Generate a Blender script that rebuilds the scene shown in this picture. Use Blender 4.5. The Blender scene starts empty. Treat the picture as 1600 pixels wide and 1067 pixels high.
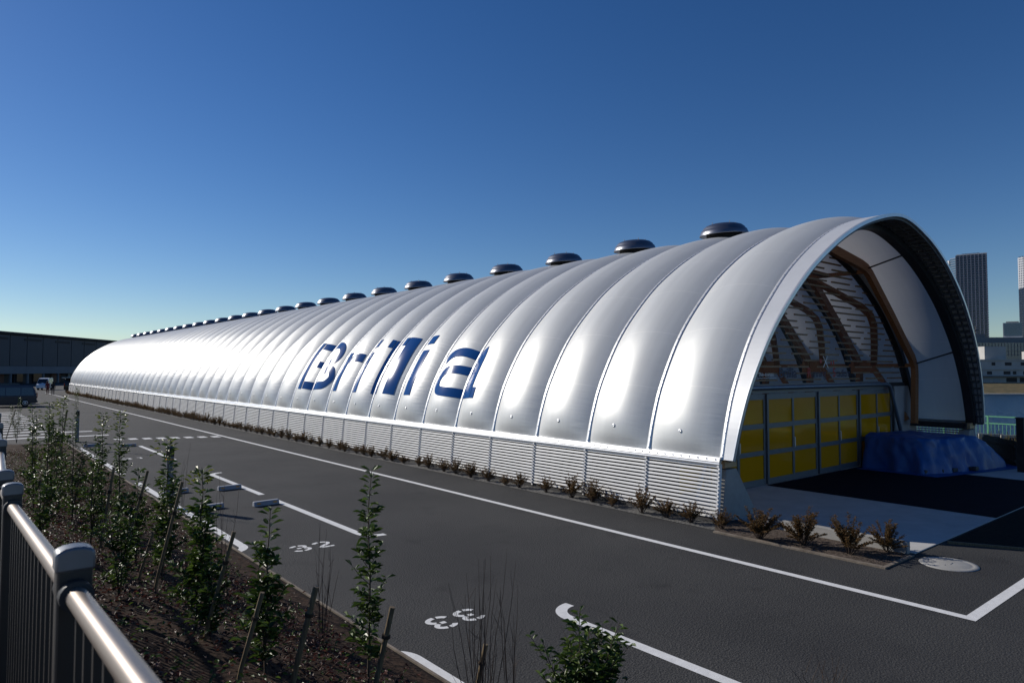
import bpy, bmesh, math, random
import numpy as np
from mathutils import Vector, Matrix, noise

random.seed(7); RNG = np.random.default_rng(11)
SC = bpy.context.scene
COL = SC.collection
R = math.radians
pi = math.pi

# ------------------------------------------------------------------ camera, sky, sun, exposure
CAM_Z = 3.3
YAW = math.atan2(-(-79-800)/1067.0, 1.0)          # the stadium axis (+Y) lies this far left of the view
PITCH = math.atan((577-533.5)/1067.0)
cd = bpy.data.cameras.new('camera'); cam = bpy.data.objects.new('camera', cd); COL.objects.link(cam)
cd.sensor_width = 36; cd.lens = 36*1067/1600.0
cd.clip_start = 0.05; cd.clip_end = 6000
cd.dof.use_dof = True; cd.dof.focus_distance = 17; cd.dof.aperture_fstop = 5.6
cam.location = (0, 0, CAM_Z)
cam.rotation_euler = (pi/2+PITCH, 0, -YAW)
SC.camera = cam

SUN_EL, SUN_AZ = R(28), math.atan2(-0.40, 0.915)    # azimuth measured from +Y towards +X
SDIR = Vector((math.sin(SUN_AZ)*math.cos(SUN_EL), math.cos(SUN_AZ)*math.cos(SUN_EL), math.sin(SUN_EL)))
W = bpy.data.worlds.new('World'); SC.world = W; W.use_nodes = True
nt = W.node_tree; nt.nodes.clear()
sky = nt.nodes.new('ShaderNodeTexSky'); sky.sky_type = 'NISHITA'; sky.sun_disc = False
sky.sun_elevation = SUN_EL; sky.sun_rotation = SUN_AZ
sky.air_density = 0.9; sky.dust_density = 0.1; sky.ozone_density = 3.1; sky.altitude = 50
bg = nt.nodes.new('ShaderNodeBackground'); bg.inputs[1].default_value = 0.072
wo = nt.nodes.new('ShaderNodeOutputWorld')
hs = nt.nodes.new('ShaderNodeHueSaturation'); hs.inputs['Saturation'].default_value = 1.24; hs.inputs['Hue'].default_value = 0.509
gm = nt.nodes.new('ShaderNodeGamma'); gm.inputs[1].default_value = 1.05
nt.links.new(sky.outputs[0], gm.inputs[0]); nt.links.new(gm.outputs[0], hs.inputs['Color']); nt.links.new(hs.outputs[0], bg.inputs[0]); nt.links.new(bg.outputs[0], wo.inputs[0])
sl = bpy.data.lights.new('sun', 'SUN'); sl.energy = 4.4; sl.angle = R(0.5); sl.color = (1, 0.94, 0.85)
so = bpy.data.objects.new('sun', sl); COL.objects.link(so)
so.rotation_euler = (-SDIR).to_track_quat('-Z', 'Y').to_euler()
SC.view_settings.view_transform = 'Standard'; SC.view_settings.look = 'None'
SC.view_settings.exposure = 0.0; SC.view_settings.gamma = 1
SC.cycles.max_bounces = 8; SC.cycles.transparent_max_bounces = 16

# ------------------------------------------------------------------ pixel -> world helpers (authoring aid: real positions on real surfaces)
_cf, _sf = math.cos(PITCH), math.sin(PITCH)
def ray(px, py):
    a, b = (px-800)/1067.0, -(py-533.5)/1067.0
    f = _cf - b*_sf; up = _sf + b*_cf
    return Vector((a*math.cos(YAW)+f*math.sin(YAW), -a*math.sin(YAW)+f*math.cos(YAW), up))
def gp(px, py, z=0.0):
    d = ray(px, py); k = (z-CAM_Z)/d.z
    return Vector((d.x*k, d.y*k, z))
def at_depth(px, py, D):
    d = ray(px, py); return Vector((0, 0, CAM_Z)) + d*D
def px_m(p):                                        # metres per photograph pixel at a point
    d = p-Vector((0, 0, CAM_Z)); f = Vector((math.sin(YAW), math.cos(YAW), 0))
    return d.dot(f)/1067.0

# ------------------------------------------------------------------ materials
def new_mat(name):
    m = bpy.data.materials.new(name); m.use_nodes = True
    return m, m.node_tree.nodes, m.node_tree.links, m.node_tree.nodes['Principled BSDF']
def mat(name, col, rough=0.6, metal=0.0, var=0.0, scale=6.0, bump=0.0, bscale=40.0, spec=0.5, col2=None, detail=6, rvar=0.0):
    m, n, l, b = new_mat(name)
    b.inputs['Base Color'].default_value = (*col, 1); b.inputs['Roughness'].default_value = rough
    b.inputs['Metallic'].default_value = metal; b.inputs['Specular IOR Level'].default_value = spec
    tc = n.new('ShaderNodeTexCoord')
    if var or col2:
        t = n.new('ShaderNodeTexNoise'); t.inputs['Scale'].default_value = scale; t.inputs['Detail'].default_value = detail
        t.inputs['Roughness'].default_value = 0.65
        l.new(tc.outputs['Object'], t.inputs['Vector'])
        r = n.new('ShaderNodeValToRGB'); r.color_ramp.elements[0].position = 0.3; r.color_ramp.elements[1].position = 0.7
        c2 = col2 or tuple(min(1, c*(1+var)) for c in col)
        c1 = col if col2 else tuple(c*(1-var) for c in col)
        r.color_ramp.elements[0].color = (*c1, 1); r.color_ramp.elements[1].color = (*c2, 1)
        l.new(t.outputs['Fac'], r.inputs[0]); l.new(r.outputs[0], b.inputs['Base Color'])
        if rvar:
            mr = n.new('ShaderNodeMapRange'); mr.inputs[3].default_value = rough-rvar; mr.inputs[4].default_value = rough+rvar
            l.new(t.outputs['Fac'], mr.inputs[0]); l.new(mr.outputs[0], b.inputs['Roughness'])
    if bump:
        t2 = n.new('ShaderNodeTexNoise'); t2.inputs['Scale'].default_value = bscale; t2.inputs['Detail'].default_value = 4
        l.new(tc.outputs['Object'], t2.inputs['Vector'])
        bp = n.new('ShaderNodeBump'); bp.inputs['Strength'].default_value = bump; bp.inputs['Distance'].default_value = 0.02
        l.new(t2.outputs['Fac'], bp.inputs['Height']); l.new(bp.outputs[0], b.inputs['Normal'])
    return m

def asphalt_mat():
    m, n, l, b = new_mat('asphalt')
    tc = n.new('ShaderNodeTexCoord')
    fine = n.new('ShaderNodeTexNoise'); fine.inputs['Scale'].default_value = 55; fine.inputs['Detail'].default_value = 5; fine.inputs['Roughness'].default_value = 0.8
    big = n.new('ShaderNodeTexNoise'); big.inputs['Scale'].default_value = 0.35; big.inputs['Detail'].default_value = 5
    vor = n.new('ShaderNodeTexVoronoi'); vor.inputs['Scale'].default_value = 42
    for t in (fine, big, vor): l.new(tc.outputs['Object'], t.inputs['Vector'])
    r = n.new('ShaderNodeValToRGB'); e = r.color_ramp.elements
    e[0].position = 0.36; e[0].color = (0.007, 0.007, 0.0072, 1); e[1].position = 0.68; e[1].color = (0.092, 0.092, 0.0915, 1)
    l.new(fine.outputs['Fac'], r.inputs[0])
    r2 = n.new('ShaderNodeValToRGB'); r2.color_ramp.elements[0].color = (0.86, 0.86, 0.87, 1); r2.color_ramp.elements[1].color = (1.16, 1.15, 1.13, 1)
    r2.color_ramp.elements[0].position = 0.35; r2.color_ramp.elements[1].position = 0.65
    l.new(big.outputs['Fac'], r2.inputs[0])
    mx = n.new('ShaderNodeMixRGB'); mx.blend_type = 'MULTIPLY'; mx.inputs[0].default_value = 1
    l.new(r.outputs[0], mx.inputs[1]); l.new(r2.outputs[0], mx.inputs[2]); st_ = n.new('ShaderNodeTexNoise'); st_.inputs['Scale'].default_value = 1.1; st_.inputs['Detail'].default_value = 3; l.new(tc.outputs['Object'], st_.inputs['Vector'])
    r3 = n.new('ShaderNodeValToRGB'); r3.color_ramp.elements[0].position = 0.60; r3.color_ramp.elements[0].color = (1, 1, 1, 1); r3.color_ramp.elements[1].position = 0.74; r3.color_ramp.elements[1].color = (0.74, 0.74, 0.75, 1)
    l.new(st_.outputs['Fac'], r3.inputs[0])
    # paving lanes laid side by side: a hairline joint every few metres along the road
    sp = n.new('ShaderNodeSeparateXYZ'); l.new(tc.outputs['Object'], sp.inputs[0])
    wob = n.new('ShaderNodeMath'); wob.operation = 'MULTIPLY_ADD'; wob.inputs[1].default_value = 0.10; l.new(big.outputs['Fac'], wob.inputs[0]); l.new(sp.outputs['X'], wob.inputs[2])
    pg = n.new('ShaderNodeMath'); pg.operation = 'PINGPONG'; pg.inputs[1].default_value = 1.75; l.new(wob.outputs[0], pg.inputs[0])
    jl = n.new('ShaderNodeMath'); jl.operation = 'LESS_THAN'; jl.inputs[1].default_value = 0.006; l.new(pg.outputs[0], jl.inputs[0])
    jm = n.new('ShaderNodeMapRange'); jm.inputs[3].default_value = 1.0; jm.inputs[4].default_value = 0.6; l.new(jl.outputs[0], jm.inputs[0])
    m2 = n.new('ShaderNodeMixRGB'); m2.blend_type = 'MULTIPLY'; m2.inputs[0].default_value = 1; l.new(mx.outputs[0], m2.inputs[1]); l.new(r3.outputs[0], m2.inputs[2])
    m3 = n.new('ShaderNodeMixRGB'); m3.blend_type = 'MULTIPLY'; m3.inputs[0].default_value = 1; l.new(m2.outputs[0], m3.inputs[1]); l.new(jm.outputs[0], m3.inputs[2])
    l.new(m3.outputs[0], b.inputs['Base Color'])
    b.inputs['Roughness'].default_value = 0.8; b.inputs['Specular IOR Level'].default_value = 0.2
    bp = n.new('ShaderNodeBump'); bp.inputs['Strength'].default_value = 0.55; bp.inputs['Distance'].default_value = 0.012
    l.new(vor.outputs['Distance'], bp.inputs['Height']); l.new(bp.outputs[0], b.inputs['Normal'])
    return m

def membrane_mat():
    m, n, l, b = new_mat('etfe_membrane')
    out = n['Material Output']
    tc = n.new('ShaderNodeTexCoord'); oi = n.new('ShaderNodeObjectInfo')
    uvs = n.new('ShaderNodeSeparateXYZ'); l.new(tc.outputs['UV'], uvs.inputs[0])
    # weld seams: thin lines across each cushion at set distances along the arch
    md = n.new('ShaderNodeMath'); md.operation = 'PINGPONG'; md.inputs[1].default_value = 0.775
    l.new(uvs.outputs['Y'], md.inputs[0])
    ls = n.new('ShaderNodeMath'); ls.operation = 'LESS_THAN'; ls.inputs[1].default_value = 0.0095
    l.new(md.outputs[0], ls.inputs[0])
    mix = n.new('ShaderNodeMixRGB'); mix.inputs[1].default_value = (0.83, 0.845, 0.835, 1); mix.inputs[2].default_value = (0.95, 0.95, 0.93, 1)
    l.new(ls.outputs[0], mix.inputs[0])
    mpd = n.new('ShaderNodeMapping'); mpd.inputs['Scale'].default_value = (7.0, 0.35, 1.0)
    nd = n.new('ShaderNodeTexNoise'); nd.inputs['Scale'].default_value = 1.0; nd.inputs['Detail'].default_value = 5
    rd = n.new('ShaderNodeMapRange'); rd.inputs[1].default_value = 0.3; rd.inputs[2].default_value = 0.7; rd.inputs[3].default_value = 0.92; rd.inputs[4].default_value = 1.03
    ml = n.new('ShaderNodeMixRGB'); ml.blend_type = 'MULTIPLY'; ml.inputs[0].default_value = 1
    l.new(nd.outputs['Fac'], rd.inputs[0]); l.new(mix.outputs[0], ml.inputs[1]); l.new(rd.outputs[0], ml.inputs[2])
    l.new(ml.outputs[0], b.inputs['Base Color'])
    rr_ = n.new('ShaderNodeMapRange'); rr_.inputs[3].default_value = 0.41; rr_.inputs[4].default_value = 0.46
    l.new(oi.outputs['Random'], rr_.inputs[0]); l.new(rr_.outputs[0], b.inputs['Roughness'])
    b.inputs['Metallic'].default_value = 0.24; b.inputs['Roughness'].default_value = 0.42
    b.inputs['Specular IOR Level'].default_value = 0.6
    b.inputs['Coat Weight'].default_value = 0.12; b.inputs['Coat Roughness'].default_value = 0.22
    # creases: short horizontal puckers, denser towards the arch rails and the base
    mp = n.new('ShaderNodeMapping'); mp.inputs['Scale'].default_value = (2.2, 9.0, 1.0)
    ad = n.new('ShaderNodeVectorMath'); ad.operation = 'ADD'
    l.new(tc.outputs['UV'], ad.inputs[0]); 
    cmb = n.new('ShaderNodeCombineXYZ'); mu = n.new('ShaderNodeMath'); mu.operation = 'MULTIPLY'; mu.inputs[1].default_value = 57.0
    l.new(oi.outputs['Random'], mu.inputs[0]); l.new(mu.outputs[0], cmb.inputs[2]); l.new(cmb.outputs[0], ad.inputs[1])
    l.new(ad.outputs[0], mp.inputs['Vector']); l.new(ad.outputs[0], mpd.inputs['Vector']); l.new(mpd.outputs[0], nd.inputs['Vector'])
    nz = n.new('ShaderNodeTexNoise'); nz.inputs['Scale'].default_value = 1.0; nz.inputs['Detail'].default_value = 2; l.new(mp.outputs[0], nz.inputs['Vector'])
    mp2 = n.new('ShaderNodeMapping'); mp2.inputs['Scale'].default_value = (1.2, 0.9, 1.0); l.new(ad.outputs[0], mp2.inputs['Vector'])
    nz2 = n.new('ShaderNodeTexNoise'); nz2.inputs['Scale'].default_value = 0.9; l.new(mp2.outputs[0], nz2.inputs['Vector'])
    r = n.new('ShaderNodeValToRGB'); r.color_ramp.elements[0].position = 0.54; r.color_ramp.elements[1].position = 0.72
    l.new(nz2.outputs['Fac'], r.inputs[0])
    sub = n.new('ShaderNodeMath'); sub.operation = 'MULTIPLY'; l.new(nz.outputs['Fac'], sub.inputs[0]); l.new(r.outputs[0], sub.inputs[1])
    bp = n.new('ShaderNodeBump'); bp.inputs['Strength'].default_value = 0.4; bp.inputs['Distance'].default_value = 0.012
    mp3 = n.new('ShaderNodeMapping'); mp3.inputs['Scale'].default_value = (3.0, 13.0, 1.0); l.new(ad.outputs[0], mp3.inputs['Vector'])
    nz3 = n.new('ShaderNodeTexNoise'); nz3.inputs['Scale'].default_value = 1.0; nz3.inputs['Detail'].default_value = 1; l.new(mp3.outputs[0], nz3.inputs['Vector'])
    edge = n.new('ShaderNodeMapRange'); edge.inputs[1].default_value = 0.42; edge.inputs[2].default_value = 0.10; l.new(uvs.outputs['X'], edge.inputs[0])
    low = n.new('ShaderNodeMapRange'); low.inputs[1].default_value = 4.6; low.inputs[2].default_value = 2.2; l.new(uvs.outputs['Y'], low.inputs[0])
    e2 = n.new('ShaderNodeMath'); e2.operation = 'MULTIPLY'; l.new(edge.outputs[0], e2.inputs[0]); l.new(low.outputs[0], e2.inputs[1])
    e3 = n.new('ShaderNodeMath'); e3.operation = 'MULTIPLY'; l.new(e2.outputs[0], e3.inputs[0]); l.new(nz3.outputs['Fac'], e3.inputs[1])
    e4 = n.new('ShaderNodeMath'); e4.operation = 'MULTIPLY_ADD'; e4.inputs[1].default_value = 1.7; l.new(e3.outputs[0], e4.inputs[0])
    s4 = n.new('ShaderNodeMath'); s4.operation = 'MULTIPLY'; s4.inputs[1].default_value = 0.35; l.new(sub.outputs[0], s4.inputs[0]); l.new(s4.outputs[0], e4.inputs[2])
    l.new(e4.outputs[0], bp.inputs['Height']); l.new(bp.outputs[0], b.inputs['Normal'])
    tr = n.new('ShaderNodeBsdfTranslucent'); tr.inputs[0].default_value = (0.55, 0.56, 0.58, 1)
    ms = n.new('ShaderNodeMixShader'); ms.inputs[0].default_value = 0.28
    l.new(b.outputs[0], ms.inputs[1]); l.new(tr.outputs[0], ms.inputs[2]); l.new(ms.outputs[0], out.inputs[0])
    return m

def film_mat(name, col, alpha, diff, rough=0.08):
    m, n, l, b = new_mat(name); out = n['Material Output']
    b.inputs['Base Color'].default_value = (*diff, 1); b.inputs['Roughness'].default_value = rough
    t = n.new('ShaderNodeBsdfTransparent'); t.inputs[0].default_value = (*col, 1)
    ms = n.new('ShaderNodeMixShader'); ms.inputs[0].default_value = alpha
    l.new(t.outputs[0], ms.inputs[1]); l.new(b.outputs[0], ms.inputs[2]); l.new(ms.outputs[0], out.inputs[0])
    return m

def leaf_mat(name, c1, c2, rough=0.3, trans=0.25):
    m, n, l, b = new_mat(name); out = n['Material Output']
    g = n.new('ShaderNodeNewGeometry')
    r = n.new('ShaderNodeValToRGB'); r.color_ramp.elements[0].color = (*c1, 1); r.color_ramp.elements[1].color = (*c2, 1)
    l.new(g.outputs['Random Per Island'], r.inputs[0]); l.new(r.outputs[0], b.inputs['Base Color'])
    b.inputs['Roughness'].default_value = rough; b.inputs['Specular IOR Level'].default_value = 0.35
    tr = n.new('ShaderNodeBsdfTranslucent'); l.new(r.outputs[0], tr.inputs[0])
    ms = n.new('ShaderNodeMixShader'); ms.inputs[0].default_value = trans
    l.new(b.outputs[0], ms.inputs[1]); l.new(tr.outputs[0], ms.inputs[2]); l.new(ms.outputs[0], out.inputs[0])
    return m

def wood_mat(name, c1, c2, scale=(1, 14, 14), rough=0.55):
    m, n, l, b = new_mat(name)
    tc = n.new('ShaderNodeTexCoord'); mp = n.new('ShaderNodeMapping'); mp.inputs['Scale'].default_value = scale
    l.new(tc.outputs['Object'], mp.inputs[0])
    t = n.new('ShaderNodeTexNoise'); t.inputs['Scale'].default_value = 2.5; t.inputs['Detail'].default_value = 6; l.new(mp.outputs[0], t.inputs['Vector'])
    r = n.new('ShaderNodeValToRGB'); r.color_ramp.elements[0].position = 0.3; r.color_ramp.elements[1].position = 0.7
    r.color_ramp.elements[0].color = (*c1, 1); r.color_ramp.elements[1].color = (*c2, 1)
    l.new(t.outputs['Fac'], r.inputs[0]); l.new(r.outputs[0], b.inputs['Base Color']); b.inputs['Roughness'].default_value = rough
    return m

def water_mat():
    m, n, l, b = new_mat('canal_water')
    b.inputs['Base Color'].default_value = (0.018, 0.055, 0.11, 1); b.inputs['Roughness'].default_value = 0.3; b.inputs['Specular IOR Level'].default_value = 0.22
    tc = n.new('ShaderNodeTexCoord'); mp = n.new('ShaderNodeMapping'); mp.inputs['Scale'].default_value = (0.5, 1.0, 1)
    l.new(tc.outputs['Object'], mp.inputs[0])
    t = n.new('ShaderNodeTexNoise'); t.inputs['Scale'].default_value = 0.9; t.inputs['Detail'].default_value = 6; t.inputs['Roughness'].default_value = 0.7
    l.new(mp.outputs[0], t.inputs['Vector'])
    bp = n.new('ShaderNodeBump'); bp.inputs['Strength'].default_value = 1.0; bp.inputs['Distance'].default_value = 1.2
    l.new(t.outputs['Fac'], bp.inputs['Height']); l.new(bp.outputs[0], b.inputs['Normal'])
    return m

M = {}
M['asphalt'] = asphalt_mat()
M['paint'] = mat('road_paint', (0.70, 0.70, 0.69), 0.7, var=0.10, scale=9, bump=0.15, bscale=60)
M['concrete'] = mat('concrete', (0.46, 0.455, 0.44), 0.8, var=0.12, scale=1.6, bump=0.08, bscale=50)
M['concrete_pier'] = mat('cast_concrete', (0.32, 0.315, 0.30), 0.75, var=0.14, scale=3, bump=0.1, bscale=60)
M['soil'] = mat('soil', (0.010, 0.0065, 0.005), 0.95, col2=(0.072, 0.042, 0.027), scale=9, bump=1.0, bscale=18, spec=0.1)
M['dark_soil'] = mat('dark_soil', (0.006, 0.006, 0.006), 0.95, col2=(0.02, 0.018, 0.017), scale=12, bump=1.0, bscale=25, spec=0.1)
M['strip_soil'] = mat('gravelly_soil', (0.02, 0.015, 0.012), 0.95, col2=(0.15, 0.12, 0.10), scale=14, bump=1.0, bscale=40, spec=0.1)
M['gravel'] = mat('gravel', (0.02, 0.02, 0.019), 0.9, col2=(0.19, 0.185, 0.175), scale=16, bump=0.6)
M['carpet'] = mat('navy_mat', (0.0025, 0.004, 0.013), 0.9, var=0.3, scale=2.5, bump=0.3, bscale=150, spec=0.1)
M['membrane'] = membrane_mat()
M['alu'] = mat('mill_aluminium', (0.72, 0.73, 0.74), 0.38, 0.75, var=0.06, scale=5)
M['louver'] = mat('louver_aluminium', (0.60, 0.60, 0.595), 0.5, 0.3, var=0.06, scale=3)
M['hood'] = mat('hood_white_metal', (0.66, 0.67, 0.68), 0.45, 0.35, var=0.04, scale=2)
M['bolt'] = mat('bolt_steel', (0.3, 0.3, 0.31), 0.4, 0.9)
M['dark_steel'] = mat('dark_steel', (0.035, 0.037, 0.042), 0.5, 0.3, var=0.2, scale=6)
M['ladder'] = mat('hood_lining', (0.11, 0.115, 0.12), 0.6, 0.2, var=0.2, scale=6)
M['vent'] = mat('vent_dark_metal', (0.22, 0.23, 0.26), 0.36, 0.9, var=0.12, scale=4)
M['black'] = mat('cavity_black', (0.008, 0.008, 0.009), 0.9)
M['letter'] = mat('letter_blue', (0.010, 0.070, 0.25), 0.2, 0.0, var=0.06, scale=1.5, spec=0.06)
M['timber'] = wood_mat('larch_glulam', (0.24, 0.085, 0.026), (0.40, 0.165, 0.06))
M['slat'] = wood_mat('timber_slat', (0.22, 0.11, 0.045), (0.36, 0.20, 0.09))
M['block'] = wood_mat('timber_block', (0.42, 0.27, 0.13), (0.55, 0.37, 0.2))
M['door_frame'] = mat('door_aluminium', (0.15, 0.165, 0.19), 0.45, 0.4, var=0.08, scale=4)
M['yellow'] = film_mat('yellow_film', (0.95, 0.60, 0.06), 0.6, (0.80, 0.42, 0.01))
M['clear'] = film_mat('clear_sheet', (0.93, 0.95, 0.97), 0.05, (0.4, 0.43, 0.46))
M['pipe'] = mat('steel_pipe', (0.16, 0.20, 0.27), 0.4, 0.6, var=0.1, scale=5)
M['white_panel'] = mat('pale_panel', (0.42, 0.40, 0.40), 0.6, var=0.08, scale=3)
M['tarp'] = mat('blue_tarp', (0.004, 0.068, 0.26), 0.42, var=0.15, scale=3, bump=0.7, bscale=5)
M['floor_int'] = mat('track_floor', (0.07, 0.05, 0.045), 0.8, var=0.2, scale=3)
M['navy'] = mat('logo_navy', (0.006, 0.012, 0.06), 0.5)
M['red'] = mat('logo_red', (0.45, 0.02, 0.02), 0.5)
M['white'] = mat('white_paint', (0.8, 0.8, 0.8), 0.5)
M['galv'] = mat('galvanised_post', (0.16, 0.18, 0.21), 0.45, 0.5, var=0.15, scale=6)
M['reflector'] = mat('dark_band', (0.01, 0.01, 0.012), 0.25)
M['amber'] = mat('amber_tab', (0.7, 0.3, 0.02), 0.4)
M['rail'] = mat('satin_bronze_rail', (0.29, 0.245, 0.21), 0.40, 0.75, var=0.05, scale=5)
M['post'] = mat('bronze_post', (0.055, 0.052, 0.05), 0.4, 0.5, var=0.08, scale=5)
M['cap'] = mat('cast_post_cap', (0.20, 0.205, 0.22), 0.42, 0.6, var=0.08, scale=8)
M['stopper'] = mat('wheel_stop_concrete', (0.30, 0.32, 0.36), 0.8, var=0.15, scale=8, bump=0.2)
M['leaf'] = leaf_mat('evergreen_leaf', (0.016, 0.045, 0.009), (0.12, 0.18, 0.03), 0.42)
M['leaf_y'] = leaf_mat('young_leaf', (0.08, 0.12, 0.015), (0.20, 0.22, 0.03), 0.35, 0.4)
M['leaf_r'] = leaf_mat('winter_shrub_leaf', (0.060, 0.048, 0.018), (0.24, 0.13, 0.048), 0.6)
M['leaf_g'] = leaf_mat('groundcover_leaf', (0.018, 0.012, 0.009), (0.12, 0.040, 0.028), 0.55)
M['stem'] = mat('stem_bark', (0.06, 0.045, 0.03), 0.85, var=0.3, scale=20)
M['twig'] = mat('bare_twig', (0.07, 0.048, 0.036), 0.8, var=0.3, scale=20)
M['stake'] = wood_mat('bamboo_stake', (0.11, 0.075, 0.038), (0.24, 0.175, 0.095), (30, 30, 3), 0.6)
M['plinth_painted_shade'] = mat('plinth_painted_shade', (0.045, 0.045, 0.046), 0.85, var=0.2, scale=5)  # plinth colour darkened to carry the shade at the louvre foot
M['edging'] = mat('edging_board', (0.10, 0.08, 0.06), 0.9, col2=(0.24, 0.2, 0.16), scale=4, bump=0.3)
M['binding'] = mat('palm_rope', (0.05, 0.03, 0.015), 0.9)
M['glass'] = mat('dark_glass', (0.015, 0.02, 0.025), 0.06, 0.0, spec=0.8)
M['tyre'] = mat('tyre', (0.012, 0.012, 0.012), 0.8)
M['rim'] = mat('wheel_rim', (0.5, 0.5, 0.52), 0.3, 0.8)
M['car_navy'] = mat('navy_car_paint', (0.012, 0.018, 0.04), 0.22, 0.4, spec=0.6)
M['car_black'] = mat('black_car_paint', (0.012, 0.012, 0.014), 0.2, 0.3, spec=0.6)
M['car_white'] = mat('white_car_paint', (0.72, 0.73, 0.75), 0.25, spec=0.6)
M['car_silver'] = mat('silver_green_paint', (0.42, 0.5, 0.48), 0.25, 0.5)
M['lamp_red'] = mat('tail_lamp', (0.35, 0.01, 0.01), 0.2)
M['lamp_white'] = mat('head_lamp', (0.7, 0.7, 0.7), 0.1)
M['plate'] = mat('number_plate', (0.7, 0.7, 0.68), 0.4)
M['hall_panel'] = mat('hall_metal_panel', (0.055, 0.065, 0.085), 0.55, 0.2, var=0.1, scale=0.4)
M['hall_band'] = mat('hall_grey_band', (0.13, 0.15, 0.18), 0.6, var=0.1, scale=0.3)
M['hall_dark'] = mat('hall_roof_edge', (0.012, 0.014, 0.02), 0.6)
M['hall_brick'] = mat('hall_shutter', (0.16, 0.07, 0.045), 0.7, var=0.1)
M['hall_white'] = mat('hall_pale_panel', (0.30, 0.32, 0.34), 0.6)
M['tower_light'] = mat('tower_pale', (0.45, 0.47, 0.52), 0.6)
M['tower_dark'] = mat('tower_slate', (0.035, 0.045, 0.075), 0.35, var=0.2, scale=0.05)
M['tower_slab'] = mat('tower_balcony', (0.17, 0.19, 0.25), 0.5)
M['tower_glass'] = mat('tower_glass', (0.02, 0.03, 0.06), 0.1, spec=0.8)
M['blue_glass'] = mat('teal_glass', (0.03, 0.09, 0.15), 0.15, spec=0.8, var=0.15, scale=0.2)
M['far_white'] = mat('weathered_white_wall', (0.40, 0.39, 0.37), 0.7, var=0.14, scale=0.25)
M['far_grey'] = mat('far_grey_wall', (0.16, 0.165, 0.17), 0.7, var=0.1, scale=0.2)
M['opening'] = mat('opening_dark', (0.03, 0.025, 0.025), 0.7)
M['grass_bank'] = mat('dry_grass', (0.045, 0.045, 0.015), 0.95, col2=(0.16, 0.115, 0.05), scale=0.6, bump=1.0, bscale=3)
M['quay'] = mat('quay_concrete', (0.34, 0.33, 0.31), 0.85, var=0.15, scale=0.6)
M['water'] = water_mat()
M['green_rail'] = mat('pale_green_paint', (0.15, 0.42, 0.24), 0.5, var=0.1)
M['dark_fence'] = wood_mat('charred_boards', (0.012, 0.010, 0.010), (0.03, 0.025, 0.022), (25, 1, 1), 0.8)
M['reed'] = leaf_mat('dry_reed', (0.10, 0.09, 0.04), (0.28, 0.24, 0.10), 0.7)
M['skin'] = mat('skin', (0.5, 0.3, 0.22), 0.6)
M['cloth_dark'] = mat('dark_clothes', (0.015, 0.015, 0.02), 0.9)
M['cloth_red'] = mat('maroon_clothes', (0.10, 0.015, 0.02), 0.9)
M['hair'] = mat('black_hair', (0.01, 0.008, 0.007), 0.7)

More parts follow.
